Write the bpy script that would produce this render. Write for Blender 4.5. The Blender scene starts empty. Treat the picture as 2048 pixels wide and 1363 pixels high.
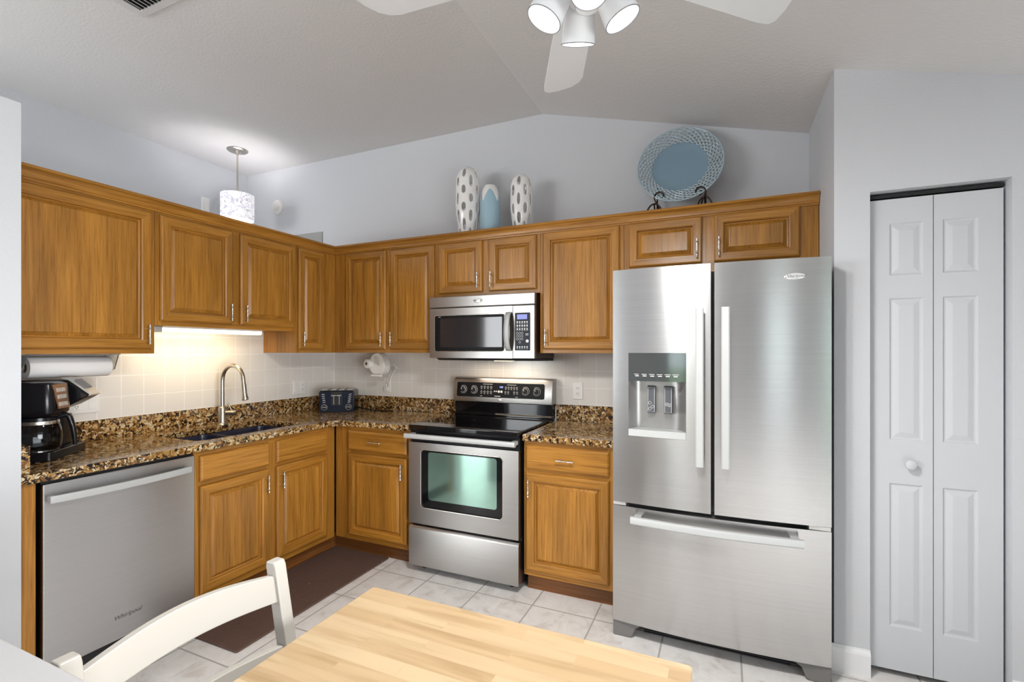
import bpy, bmesh, math, random
from mathutils import Vector, Matrix
random.seed(7)
PI = math.pi
SC = bpy.context.scene
COL = SC.collection

# ------------------------------------------------------------------ camera, world, exposure
F_PX, YAW, V0 = 958.2155, 0.4154, 700.8931
cam_d = bpy.data.cameras.new('camera')
cam = bpy.data.objects.new('camera', cam_d)
COL.objects.link(cam)
cam.location = (3.0692, -3.1586, 1.3868)
cam.rotation_euler = (PI / 2, 0, YAW)
cam_d.sensor_fit = 'HORIZONTAL'
cam_d.sensor_width = 36.0
cam_d.lens = F_PX * 36.0 / 2048
cam_d.shift_y = (V0 - 681.5) / 2048
cam_d.clip_start = 0.02
SC.camera = cam

world = bpy.data.worlds.new('world')
SC.world = world
world.use_nodes = True
wn = world.node_tree.nodes
wn['Background'].inputs[0].default_value = (0.80, 0.90, 1.0, 1)
wn['Background'].inputs[1].default_value = 2.6

SC.view_settings.view_transform = 'Standard'
SC.view_settings.look = 'None'
SC.view_settings.exposure = 0.10
SC.view_settings.gamma = 1.0
SC.view_settings.use_curve_mapping = False
SC.cycles.use_denoising = True
SC.cycles.max_bounces = 10
SC.cycles.diffuse_bounces = 6
SC.cycles.glossy_bounces = 5
SC.cycles.sample_clamp_indirect = 8.0
SC.cycles.caustics_reflective = False
SC.cycles.caustics_refractive = False


def area_light(name, loc, rot, sx, sy, watts, color=(1, 1, 1), spread=PI):
    d = bpy.data.lights.new(name, 'AREA')
    d.shape = 'RECTANGLE'
    d.size, d.size_y = sx, sy
    d.energy = watts
    d.color = color
    d.spread = spread
    o = bpy.data.objects.new(name, d)
    COL.objects.link(o)
    o.location = loc
    o.rotation_euler = rot
    return o


# lamps added for daylight at guessed openings of the unseen rear and right walls
DAY = (0.965, 0.985, 1.0)
TD = PI / 2 - 0.42        # skylight falls inwards and down
area_light('added_fill_sliding_door', (-2.25, -6.42, 1.42), (TD, 0, 0), 3.7, 2.6, 320, DAY, 2.7)  # added frontal fill, made large to keep its reflections dim
area_light('daylight_narrow_window', (1.95, -6.42, 1.2), (PI / 2, 0, 0), .36, 2.1, 2.4, DAY)
area_light('daylight_window', (4.6, -6.42, 1.5), (TD, 0, 0), .6, 1.3, 2.2, DAY)
area_light('added_fill_right_window', (4.92, -3.7, .90), (PI / 2 - .20, 0, PI / 2), 2.2, 1.2, 88, DAY, 2.15)  # added fill from an unseen window, brightens the left run

# ------------------------------------------------------------------ materials
def nt(name):
    m = bpy.data.materials.new(name)
    m.use_nodes = True
    t = m.node_tree
    return m, t, t.nodes['Principled BSDF']


def plain(name, col, rough=0.5, metal=0.0, spec=None, coat=0.0, emit=None, estr=0.0):
    m, t, b = nt(name)
    b.inputs['Base Color'].default_value = (*col, 1)
    b.inputs['Roughness'].default_value = rough
    b.inputs['Metallic'].default_value = metal
    if spec is not None:
        b.inputs['Specular IOR Level'].default_value = spec
    if coat:
        b.inputs['Coat Weight'].default_value = coat
        b.inputs['Coat Roughness'].default_value = 0.08
    if emit:
        b.inputs['Emission Color'].default_value = (*emit, 1)
        b.inputs['Emission Strength'].default_value = estr
    return m


def N(t, typ, **kw):
    n = t.nodes.new(typ)
    for k, v in kw.items():
        setattr(n, k, v)
    return n


def ramp(t, stops, interp='LINEAR'):
    r = N(t, 'ShaderNodeValToRGB')
    r.color_ramp.interpolation = interp
    e = r.color_ramp.elements
    while len(e) < len(stops):
        e.new(0.5)
    for q, (p, c) in zip(e, stops):
        q.position = p
        q.color = (*c, 1) if len(c) == 3 else c
    return r


def position(t, scale=(1, 1, 1), per_object=True):
    g = N(t, 'ShaderNodeNewGeometry')
    mp = N(t, 'ShaderNodeMapping')
    mp.inputs['Scale'].default_value = scale
    if per_object:
        oi = N(t, 'ShaderNodeObjectInfo')
        ad = N(t, 'ShaderNodeVectorMath', operation='MULTIPLY_ADD')
        ad.inputs[1].default_value = (1, 1, 1)
        ml = N(t, 'ShaderNodeVectorMath', operation='SCALE')
        ml.inputs[0].default_value = (7.1, 5.3, 3.7)
        t.links.new(oi.outputs['Random'], ml.inputs['Scale'])
        t.links.new(g.outputs['Position'], ad.inputs[0])
        t.links.new(ml.outputs[0], ad.inputs[2])
        t.links.new(ad.outputs[0], mp.inputs['Vector'])
    else:
        t.links.new(g.outputs['Position'], mp.inputs['Vector'])
    return mp


def bump(t, b, height, strength=0.1, dist=0.01):
    bp = N(t, 'ShaderNodeBump')
    bp.inputs['Strength'].default_value = strength
    bp.inputs['Distance'].default_value = dist
    t.links.new(height, bp.inputs['Height'])
    t.links.new(bp.outputs['Normal'], b.inputs['Normal'])


def wood(name, scale, dark, mid, light, rough=0.31, coat=0.0):
    m, t, b = nt(name)
    mp = position(t, scale)
    n1 = N(t, 'ShaderNodeTexNoise')
    n1.inputs['Scale'].default_value = 1.0
    n1.inputs['Detail'].default_value = 6
    n1.inputs['Roughness'].default_value = 0.72
    n1.inputs['Distortion'].default_value = 0.25
    t.links.new(mp.outputs[0], n1.inputs['Vector'])
    r = ramp(t, [(0.30, dark), (0.50, mid), (0.72, light)])
    t.links.new(n1.outputs['Fac'], r.inputs['Fac'])
    # broad uneven stain
    mp2 = position(t, tuple(max(0.9, s * 0.12) for s in scale))
    n2 = N(t, 'ShaderNodeTexNoise')
    n2.inputs['Scale'].default_value = 1.0
    n2.inputs['Detail'].default_value = 2
    t.links.new(mp2.outputs[0], n2.inputs['Vector'])
    r2 = ramp(t, [(0.3, (0.70, 0.69, 0.66)), (0.7, (1.12, 1.12, 1.12))])
    t.links.new(n2.outputs['Fac'], r2.inputs['Fac'])
    mx = N(t, 'ShaderNodeMix', data_type='RGBA', blend_type='MULTIPLY')
    mx.inputs['Factor'].default_value = 1.0
    t.links.new(r.outputs[0], mx.inputs[6])
    t.links.new(r2.outputs[0], mx.inputs[7])
    t.links.new(mx.outputs[2], b.inputs['Base Color'])
    b.inputs['Roughness'].default_value = rough
    b.inputs['Specular IOR Level'].default_value = 0.5
    bump(t, b, n1.outputs['Fac'], 0.06, 0.004)
    return m


OAK = ((0.235, 0.090, 0.010), (0.395, 0.172, 0.024), (0.52, 0.248, 0.045))
M_WOODV = wood('oak_vertical_grain', (95, 95, 3.2), *OAK)
M_WOODH = wood('oak_horizontal_grain', (3.2, 3.2, 100), *OAK)
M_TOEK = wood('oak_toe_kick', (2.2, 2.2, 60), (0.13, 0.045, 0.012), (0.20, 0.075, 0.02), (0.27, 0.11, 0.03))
WOODS = [M_WOODV, M_WOODH]

def paint(name, col, rough=0.75, bs=0.25, bscale=140):
    m, t, b = nt(name)
    b.inputs['Base Color'].default_value = (*col, 1)
    b.inputs['Roughness'].default_value = rough
    b.inputs['Specular IOR Level'].default_value = 0.25
    mp = position(t, (1, 1, 1), False)
    n = N(t, 'ShaderNodeTexNoise')
    n.inputs['Scale'].default_value = bscale
    n.inputs['Detail'].default_value = 3
    t.links.new(mp.outputs[0], n.inputs['Vector'])
    bump(t, b, n.outputs['Fac'], bs, 0.003)
    return m


M_WALL = paint('wall_paint_pale_grey', (0.60, 0.615, 0.64))
M_CEIL = paint('ceiling_paint_textured', (0.68, 0.675, 0.67), 0.85, 0.45, 70)
M_TRIMW = plain('trim_paint_white', (0.80, 0.81, 0.82), 0.4)
M_DOORW = plain('door_paint_white', (0.58, 0.60, 0.625), 0.42)
M_CREAM = plain('chair_paint_cream', (0.41, 0.39, 0.355), 0.38)
M_WHITE = plain('white_plastic', (0.78, 0.77, 0.74), 0.35)
M_PLATEW = plain('white_wall_plate', (0.80, 0.79, 0.77), 0.3)
M_BLACK = plain('black_plastic', (0.007, 0.007, 0.009), 0.22, spec=0.32)
M_PANELB = plain('control_panel_black', (0.006, 0.006, 0.007), 0.45, spec=0.15)
M_BLACKM = plain('matt_black', (0.010, 0.010, 0.011), 0.55)
M_GAP = plain('dark_gap', (0.006, 0.006, 0.006), 0.8)
M_GLASSBLK = plain('black_ceramic_glass', (0.004, 0.004, 0.005), 0.05, spec=0.4, coat=0.1)
M_NICKEL = plain('satin_nickel', (0.66, 0.62, 0.56), 0.27, 1.0)
M_FAUCET = plain('brushed_nickel_faucet', (0.50, 0.46, 0.40), 0.30, 1.0)
M_BRONZE = plain('dark_bronze_iron', (0.035, 0.018, 0.012), 0.35, 0.6)
M_GREYPL = plain('grey_plastic', (0.20, 0.20, 0.205), 0.4)
M_SILVER = plain('silver_plastic', (0.52, 0.51, 0.49), 0.32, 0.35)
M_HANDLE = plain('pale_satin_handle', (0.50, 0.51, 0.505), 0.45, 0.25)
M_MARK = plain('printed_white_marks', (0.75, 0.75, 0.73), 0.5)
M_BADGE = plain('badge_silver', (0.85, 0.85, 0.86), 0.2, 0.6)
M_BADGETX = plain('badge_lettering', (0.10, 0.10, 0.11), 0.4)
M_PAPER = plain('paper_towel', (0.84, 0.83, 0.82), 0.95)
M_CARD = plain('cardboard_core', (0.16, 0.10, 0.06), 0.9)
M_SINK = plain('sink_dark_blue', (0.012, 0.016, 0.045), 0.3)
M_NAVY = plain('toaster_navy_gloss', (0.004, 0.007, 0.022), 0.28, spec=0.35)
M_BLUEV = plain('vase_blue_glaze', (0.33, 0.49, 0.58), 0.45)
M_PLATEB = plain('plate_blue_glaze', (0.20, 0.31, 0.39), 0.16, coat=0.5)
M_RIMB = plain('plate_rim_pale_blue', (0.38, 0.47, 0.52), 0.14, coat=0.6)
M_CERAM = plain('white_ceramic', (0.82, 0.81, 0.79), 0.18, coat=0.4)
M_LCD = plain('blue_lit_display', (0.05, 0.06, 0.2), 0.3, emit=(0.30, 0.33, 0.85), estr=0.55)
M_CLOCK = plain('blue_clock_digits', (0.05, 0.06, 0.2), 0.3, emit=(0.25, 0.35, 1.0), estr=1.5)
M_LENS = plain('lamp_lens_lit', (1, 1, 1), 0.3, emit=(1.0, 0.98, 0.98), estr=5)
M_TUBE = plain('tube_lit_warm', (1, 1, 1), 0.3, emit=(1.0, 0.80, 0.42), estr=2.4)
M_FANW = plain('fan_white', (0.74, 0.755, 0.77), 0.5)
M_GREYPN = plain('grey_panel_paint', (0.33, 0.33, 0.32), 0.6)
M_COPPER = plain('bronze_panel', (0.30, 0.16, 0.085), 0.28, 0.6)


def steel(name, col, rough, aniso=0.75, streak=0.05):
    m, t, b = nt(name)
    b.inputs['Metallic'].default_value = 1.0
    b.inputs['Anisotropic'].default_value = aniso
    b.inputs['Anisotropic Rotation'].default_value = 0.25
    tg = N(t, 'ShaderNodeTangent', direction_type='RADIAL', axis='Z')
    t.links.new(tg.outputs[0], b.inputs['Tangent'])
    mp = position(t, (2, 2, 420), False)
    n = N(t, 'ShaderNodeTexNoise')
    n.inputs['Scale'].default_value = 1.0
    n.inputs['Detail'].default_value = 3
    t.links.new(mp.outputs[0], n.inputs['Vector'])
    r = ramp(t, [(0.3, tuple(c * (1 - streak) for c in col)), (0.7, tuple(min(1, c * (1 + streak * .5)) for c in col))])
    t.links.new(n.outputs['Fac'], r.inputs['Fac'])
    t.links.new(r.outputs[0], b.inputs['Base Color'])
    b.inputs['Roughness'].default_value = rough
    return m


M_STEEL = steel('brushed_stainless', (0.56, 0.55, 0.545), 0.24, 0.85)
M_STEELD = steel('brushed_stainless_dark', (0.53, 0.53, 0.535), 0.34, 0.7)
M_STEELM = steel('brushed_stainless_warm', (0.41, 0.39, 0.375), 0.36, 0.6)


def granite():
    m, t, b = nt('brown_gold_granite')
    mp = position(t, (1, 1, 1), False)
    n0 = N(t, 'ShaderNodeTexNoise')
    n0.inputs['Scale'].default_value = 40
    n0.inputs['Detail'].default_value = 4
    t.links.new(mp.outputs[0], n0.inputs['Vector'])
    wv = N(t, 'ShaderNodeMix', data_type='RGBA', blend_type='LINEAR_LIGHT')
    wv.inputs['Factor'].default_value = 0.030
    t.links.new(mp.outputs[0], wv.inputs[6])
    t.links.new(n0.outputs['Color'], wv.inputs[7])
    v1 = N(t, 'ShaderNodeTexVoronoi')
    v1.inputs['Scale'].default_value = 78
    t.links.new(wv.outputs[2], v1.inputs['Vector'])
    sp = N(t, 'ShaderNodeSeparateColor')
    t.links.new(v1.outputs['Color'], sp.inputs[0])
    r1 = ramp(t, [(0.0, (0.012, 0.008, 0.007)), (0.15, (0.060, 0.028, 0.010)), (0.28, (0.20, 0.092, 0.026)),
                  (0.50, (0.36, 0.205, 0.065)), (0.70, (0.52, 0.36, 0.165)), (0.88, (0.64, 0.52, 0.33))], 'CONSTANT')
    t.links.new(sp.outputs[0], r1.inputs['Fac'])
    # fine dark veins between crystals
    v2 = N(t, 'ShaderNodeTexVoronoi', feature='DISTANCE_TO_EDGE')
    v2.inputs['Scale'].default_value = 78
    t.links.new(wv.outputs[2], v2.inputs['Vector'])
    n2 = N(t, 'ShaderNodeTexNoise')
    n2.inputs['Scale'].default_value = 60
    n2.inputs['Detail'].default_value = 5
    t.links.new(mp.outputs[0], n2.inputs['Vector'])
    ad = N(t, 'ShaderNodeMath', operation='MULTIPLY')
    t.links.new(v2.outputs['Distance'], ad.inputs[0])
    ad.inputs[1].default_value = 3.0
    sm = N(t, 'ShaderNodeMath', operation='ADD')
    t.links.new(ad.outputs[0], sm.inputs[0])
    t.links.new(n2.outputs['Fac'], sm.inputs[1])
    r2 = ramp(t, [(0.50, (0, 0, 0)), (0.60, (1, 1, 1))])
    t.links.new(sm.outputs[0], r2.inputs['Fac'])
    mx = N(t, 'ShaderNodeMix', data_type='RGBA')
    t.links.new(r2.outputs[0], mx.inputs['Factor'])
    mx.inputs[6].default_value = (0.012, 0.008, 0.007, 1)
    t.links.new(r1.outputs[0], mx.inputs[7])
    t.links.new(mx.outputs[2], b.inputs['Base Color'])
    b.inputs['Roughness'].default_value = 0.10
    b.inputs['Specular IOR Level'].default_value = 0.55
    return m


M_GRANITE = granite()


def grid_mask(t, comp, off, pitch, half):
    """1 inside a joint line, 0 elsewhere, for one coordinate output socket."""
    s = N(t, 'ShaderNodeMath', operation='SUBTRACT')
    t.links.new(comp, s.inputs[0])
    s.inputs[1].default_value = off - pitch / 2
    d = N(t, 'ShaderNodeMath', operation='DIVIDE')
    t.links.new(s.outputs[0], d.inputs[0])
    d.inputs[1].default_value = pitch
    f = N(t, 'ShaderNodeMath', operation='FRACT')
    t.links.new(d.outputs[0], f.inputs[0])
    q = N(t, 'ShaderNodeMath', operation='SUBTRACT')
    t.links.new(f.outputs[0], q.inputs[0])
    q.inputs[1].default_value = 0.5
    a = N(t, 'ShaderNodeMath', operation='ABSOLUTE')
    t.links.new(q.outputs[0], a.inputs[0])
    mr = N(t, 'ShaderNodeMapRange')
    t.links.new(a.outputs[0], mr.inputs['Value'])
    mr.inputs['From Min'].default_value = half / pitch
    mr.inputs['From Max'].default_value = half / pitch * 1.8
    mr.inputs['To Min'].default_value = 1
    mr.inputs['To Max'].default_value = 0
    fl = N(t, 'ShaderNodeMath', operation='FLOOR')
    t.links.new(d.outputs[0], fl.inputs[0])
    return mr.outputs[0], fl.outputs[0]


def tiles(name, axes, joint, c_tile, c_joint, rough, mottled=None, half=0.0016, bstr=0.25):
    m, t, b = nt(name)
    g = N(t, 'ShaderNodeNewGeometry')
    s = N(t, 'ShaderNodeSeparateXYZ')
    t.links.new(g.outputs['Position'], s.inputs[0])
    m1, f1 = grid_mask(t, s.outputs[axes[0][0]], axes[0][1], axes[0][2], half)
    m2, f2 = grid_mask(t, s.outputs[axes[1][0]], axes[1][1], axes[1][2], half)
    mx = N(t, 'ShaderNodeMath', operation='MAXIMUM')
    t.links.new(m1, mx.inputs[0])
    t.links.new(m2, mx.inputs[1])
    col = N(t, 'ShaderNodeMix', data_type='RGBA')
    t.links.new(mx.outputs[0], col.inputs['Factor'])
    col.inputs[6].default_value = (*c_tile, 1)
    col.inputs[7].default_value = (*c_joint, 1)
    if mottled:
        cb = N(t, 'ShaderNodeCombineXYZ')
        t.links.new(f1, cb.inputs[0])
        t.links.new(f2, cb.inputs[1])
        wn_ = N(t, 'ShaderNodeTexWhiteNoise', noise_dimensions='2D')
        t.links.new(cb.outputs[0], wn_.inputs['Vector'])
        ml = N(t, 'ShaderNodeVectorMath', operation='SCALE')
        t.links.new(wn_.outputs['Color'], ml.inputs[0])
        ml.inputs['Scale'].default_value = 9.0
        ad = N(t, 'ShaderNodeVectorMath', operation='ADD')
        t.links.new(g.outputs['Position'], ad.inputs[0])
        t.links.new(ml.outputs[0], ad.inputs[1])
        n = N(t, 'ShaderNodeTexNoise')
        n.inputs['Scale'].default_value = 9
        n.inputs['Detail'].default_value = 6
        n.inputs['Roughness'].default_value = 0.62
        n.inputs['Distortion'].default_value = 0.6
        t.links.new(ad.outputs[0], n.inputs['Vector'])
        r = ramp(t, mottled)
        t.links.new(n.outputs['Fac'], r.inputs['Fac'])
        t.links.new(r.outputs[0], col.inputs[6])
    t.links.new(col.outputs[2], b.inputs['Base Color'])
    b.inputs['Roughness'].default_value = rough
    inv = N(t, 'ShaderNodeMath', operation='SUBTRACT')
    inv.inputs[0].default_value = 1
    t.links.new(mx.outputs[0], inv.inputs[1])
    bump(t, b, inv.outputs[0], bstr, 0.004)
    return m


WT = (0.74, 0.715, 0.68)
M_TILEL = tiles('ivory_wall_tile_left', ((1, -1.599, 0.1135), (2, 1.135, 0.1135)), 0, WT, (0.86, 0.85, 0.83), 0.16)
M_TILEB = tiles('ivory_wall_tile_back', ((0, 0.243, 0.1140), (2, 1.135, 0.1135)), 0, WT, (0.86, 0.85, 0.83), 0.16)
M_FLOOR = tiles('grey_floor_tile', ((0, 1.09, 0.342), (1, -0.722, 0.339)), 0, (0.5, 0.5, 0.5), (0.42, 0.405, 0.39), 0.5,
                [(0.25, (0.54, 0.49, 0.45)), (0.46, (0.72, 0.70, 0.675)), (0.75, (0.82, 0.81, 0.79))], 0.0028, 0.3)


def butcher():
    m, t, b = nt('butcher_block_top')
    g = N(t, 'ShaderNodeNewGeometry')
    br = N(t, 'ShaderNodeTexBrick')
    br.offset = 0.42
    br.offset_frequency = 2
    br.squash = 1.0
    br.inputs['Scale'].default_value = 1.0
    br.inputs['Mortar Size'].default_value = 0.0004
    br.inputs['Mortar Smooth'].default_value = 0.4
    br.inputs['Brick Width'].default_value = 0.31
    br.inputs['Row Height'].default_value = 0.042
    br.inputs['Color1'].default_value = (0, 0, 0, 1)
    br.inputs['Color2'].default_value = (1, 1, 1, 1)
    br.inputs['Mortar'].default_value = (0.25, 0.25, 0.25, 1)
    t.links.new(g.outputs['Position'], br.inputs['Vector'])
    r0 = ramp(t, [(0.0, (0.395, 0.275, 0.150)), (0.5, (0.435, 0.312, 0.180)), (1.0, (0.475, 0.36, 0.22))])
    t.links.new(br.outputs['Color'], r0.inputs['Fac'])
    ml = N(t, 'ShaderNodeVectorMath', operation='SCALE')
    t.links.new(br.outputs['Color'], ml.inputs[0])
    ml.inputs['Scale'].default_value = 6
    ad = N(t, 'ShaderNodeVectorMath', operation='ADD')
    t.links.new(g.outputs['Position'], ad.inputs[0])
    t.links.new(ml.outputs[0], ad.inputs[1])
    mp = N(t, 'ShaderNodeMapping')
    mp.inputs['Scale'].default_value = (3.5, 34, 34)
    t.links.new(ad.outputs[0], mp.inputs['Vector'])
    n = N(t, 'ShaderNodeTexNoise')
    n.inputs['Scale'].default_value = 1
    n.inputs['Detail'].default_value = 5
    n.inputs['Distortion'].default_value = 0.5
    t.links.new(mp.outputs[0], n.inputs['Vector'])
    r1 = ramp(t, [(0.3, (0.80, 0.76, 0.70)), (0.5, (1, 1, 1)), (0.8, (1.08, 1.08, 1.08))])
    t.links.new(n.outputs['Fac'], r1.inputs['Fac'])
    mx = N(t, 'ShaderNodeMix', data_type='RGBA', blend_type='MULTIPLY')
    mx.inputs['Factor'].default_value = 1
    t.links.new(r0.outputs[0], mx.inputs[6])
    t.links.new(r1.outputs[0], mx.inputs[7])
    t.links.new(mx.outputs[2], b.inputs['Base Color'])
    b.inputs['Roughness'].default_value = 0.35
    return m


M_BUTCH = butcher()


def mat_fibre():
    m, t, b = nt('brown_mat')
    mp = position(t, (1, 1, 1), False)
    v = N(t, 'ShaderNodeTexVoronoi')
    v.inputs['Scale'].default_value = 55
    t.links.new(mp.outputs[0], v.inputs['Vector'])
    n = N(t, 'ShaderNodeTexNoise')
    n.inputs['Scale'].default_value = 9
    t.links.new(mp.outputs[0], n.inputs['Vector'])
    r = ramp(t, [(0.045, (0.42, 0.36, 0.32)), (0.06, (0.092, 0.050, 0.036)), (1.0, (0.11, 0.062, 0.045))])
    sm = N(t, 'ShaderNodeMath', operation='MULTIPLY_ADD')
    t.links.new(n.outputs['Fac'], sm.inputs[0])
    sm.inputs[1].default_value = 0.9
    t.links.new(v.outputs['Distance'], sm.inputs[2])
    sm2 = N(t, 'ShaderNodeMath', operation='SUBTRACT')
    t.links.new(sm.outputs[0], sm2.inputs[0])
    sm2.inputs[1].default_value = 0.36
    t.links.new(sm2.outputs[0], r.inputs['Fac'])
    t.links.new(r.outputs[0], b.inputs['Base Color'])
    b.inputs['Roughness'].default_value = 0.9
    return m


M_MAT = mat_fibre()


def coated_glass(name, col, rough=0.04):
    return plain(name, col, rough, 0.92)


M_OVENGL = coated_glass('green_tinted_oven_glass', (0.36, 0.56, 0.475), 0.09)
M_MWGLASS = plain('microwave_door_glass', (0.030, 0.027, 0.029), 0.08, 0.05, spec=0.45)
M_MIRROR = plain('dispenser_mirror_panel', (0.13, 0.138, 0.132), 0.08, 0.85)


def clear_glass(name, col=(1, 1, 1), rough=0.0, weight=1.0):
    m, t, b = nt(name)
    b.inputs['Base Color'].default_value = (*col, 1)
    b.inputs['Roughness'].default_value = rough
    b.inputs['Transmission Weight'].default_value = weight
    b.inputs['IOR'].default_value = 1.35
    return m


M_GLASS = clear_glass('carafe_glass', (0.80, 0.82, 0.86), 0.02)
M_CLEARPL = clear_glass('clear_plastic', (0.85, 0.88, 0.86), 0.15, 0.85)


def shade_mat():
    m, t, b = nt('pendant_crackle_shade')
    mp = position(t, (1, 1, 1), False)
    v = N(t, 'ShaderNodeTexVoronoi', feature='DISTANCE_TO_EDGE')
    v.inputs['Scale'].default_value = 17
    n = N(t, 'ShaderNodeTexNoise')
    n.inputs['Scale'].default_value = 22
    t.links.new(mp.outputs[0], n.inputs['Vector'])
    mxv = N(t, 'ShaderNodeMix', data_type='RGBA', blend_type='LINEAR_LIGHT')
    mxv.inputs['Factor'].default_value = 0.06
    t.links.new(mp.outputs[0], mxv.inputs[6])
    t.links.new(n.outputs['Color'], mxv.inputs[7])
    t.links.new(mxv.outputs[2], v.inputs['Vector'])
    r = ramp(t, [(0.0, (0.38, 0.35, 0.46)), (0.05, (0.80, 0.78, 0.86)), (0.14, (1.0, 1.0, 1.0))])
    t.links.new(v.outputs['Distance'], r.inputs['Fac'])
    t.links.new(r.outputs[0], b.inputs['Base Color'])
    t.links.new(r.outputs[0], b.inputs['Emission Color'])
    b.inputs['Emission Strength'].default_value = 0.40
    b.inputs['Roughness'].default_value = 0.25
    return m


M_SHADE = shade_mat()
M_LAWN = paint('lawn_green', (0.10, 0.26, 0.05), 0.9, 0.6, 30)
M_PATIO = paint('patio_concrete', (0.5, 0.49, 0.46), 0.9, 0.3, 30)
M_HEDGE = paint('hedge_green', (0.04, 0.11, 0.025), 0.9, 0.9, 18)

# ------------------------------------------------------------------ mesh helpers
def T_id(x, y, z): return (x, y, z)
def T_back(a, d, z): return (a, -d, z)     # a along the back wall, d out of it
def T_left(a, d, z): return (d, a, z)      # a along the left wall, d out of it

OFF = {}


class MB:
    def __init__(s, T=T_id):
        s.bm = bmesh.new()
        s.T = T

    def v(s, p):
        return s.bm.verts.new(s.T(*p))

    def face(s, pts, mi=0):
        vs = [q if isinstance(q, bmesh.types.BMVert) else s.v(q) for q in pts]
        try:
            f = s.bm.faces.new(vs)
            f.material_index = mi
            return f
        except ValueError:
            return None

    def box(s, a0, a1, b0, b1, c0, c1, mi=0):
        V = [s.v((a, b, c)) for a in (a0, a1) for b in (b0, b1) for c in (c0, c1)]
        for q in ((0, 1, 3, 2), (4, 6, 7, 5), (0, 4, 5, 1), (2, 3, 7, 6), (0, 2, 6, 4), (1, 5, 7, 3)):
            s.face([V[i] for i in q], mi)
        return s

    def prism(s, pts, f, w0, w1, mi=0, cap=True):
        """pts: 2-D outline; f(u, v, w) -> builder coordinates."""
        A = [s.v(f(u, v, w0)) for u, v in pts]
        B = [s.v(f(u, v, w1)) for u, v in pts]
        n = len(pts)
        for i in range(n):
            j = (i + 1) % n
            s.face([A[i], A[j], B[j], B[i]], mi)
        if cap:
            s.face(A[::-1], mi)
            s.face(B, mi)
        return s

    def rings(s, loops, mi=0, closed=True, cap0=True, cap1=True):
        L = [[s.v(p) for p in lp] for lp in loops]
        n = len(L[0])
        for A, B in zip(L, L[1:]):
            for i in range(n if closed else n - 1):
                j = (i + 1) % n
                s.face([A[i], A[j], B[j], B[i]], mi)
        if cap0 and closed:
            s.face(L[0][::-1], mi)
        if cap1 and closed:
            s.face(L[-1], mi)
        return L

    def lathe(s, prof, c, axis=(0, 0, 1), seg=24, mi=0, cap0=True, cap1=True):
        ax = Vector(axis).normalized()
        x = ax.orthogonal().normalized()
        if abs(ax.z) > 0.99:
            x = Vector((1, 0, 0))
        y = ax.cross(x)
        c = Vector(c)
        loops = []
        for r, h in prof:
            loops.append([c + ax * h + (x * math.cos(2 * PI * k / seg) + y * math.sin(2 * PI * k / seg)) * max(r, 1e-5) for k in range(seg)])
        s.rings(loops, mi, True, cap0, cap1)
        return s

    def cyl(s, p0, p1, r, seg=16, mi=0, r1=None):
        p0, p1 = Vector(p0), Vector(p1)
        s.lathe([(r, 0), (r if r1 is None else r1, (p1 - p0).length)], p0, p1 - p0, seg, mi)
        return s

    def tube(s, pts, r, seg=10, mi=0, closed=False):
        P = [Vector(p) for p in pts]
        n = len(P)
        R = r if isinstance(r, (list, tuple)) else [r] * n
        loops = []
        up = None
        for i in range(n):
            a = P[i - 1] if (i or closed) else P[0]
            b = P[(i + 1) % n] if (i < n - 1 or closed) else P[-1]
            d = (b - a).normalized()
            if up is None:
                up = d.orthogonal().normalized()
            up = (up - d * up.dot(d))
            up = up.normalized() if up.length > 1e-6 else d.orthogonal().normalized()
            w = d.cross(up)
            loops.append([P[i] + (up * math.cos(2 * PI * k / seg) + w * math.sin(2 * PI * k / seg)) * R[i] for k in range(seg)])
        if closed:
            loops.append(loops[0])
            s.rings(loops, mi, True, False, False)
        else:
            s.rings(loops, mi)
        return s

    def build(s, name, mat, parent=None, bevel=0.0, smooth=None, seg=2, weld=False, mods=None):
        bm = s.bm
        if weld:
            bmesh.ops.remove_doubles(bm, verts=bm.verts, dist=1e-5)
        off = OFF.get(parent.name, Vector()) if parent else Vector()
        for v in bm.verts:
            v.co -= off
        bmesh.ops.recalc_face_normals(bm, faces=bm.faces)
        me = bpy.data.meshes.new(name)
        bm.to_mesh(me)
        bm.free()
        o = bpy.data.objects.new(name, me)
        COL.objects.link(o)
        for m in (mat if isinstance(mat, (list, tuple)) else [mat]):
            me.materials.append(m)
        if parent:
            o.parent = parent
            OFF[o.name] = off
        if smooth is not None or bevel:
            for p in me.polygons:
                p.use_smooth = True
            me.set_sharp_from_angle(angle=math.radians(smooth if smooth else 35))
        if bevel:
            b = o.modifiers.new('bevel', 'BEVEL')
            b.width = bevel
            b.segments = seg
            b.limit_method = 'ANGLE'
            b.angle_limit = math.radians(40)
            b.harden_normals = True
        return o


def thing(name, label, cat, loc, group=None):
    o = bpy.data.objects.new(name, None)
    COL.objects.link(o)
    o.location = loc
    o.empty_display_size = 0.05
    o['label'] = label
    o['category'] = cat
    if group:
        o['group'] = group
    OFF[o.name] = Vector(loc)
    return o


def tag(o, label, cat, group=None):
    o['label'] = label
    o['category'] = cat
    if group:
        o['group'] = group
    return o


def struct(o):
    o['kind'] = 'structure'
    return o


def sthing(name, loc):
    o = bpy.data.objects.new(name, None)
    COL.objects.link(o)
    o.location = loc
    o['kind'] = 'structure'
    OFF[o.name] = Vector(loc)
    return o


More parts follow.
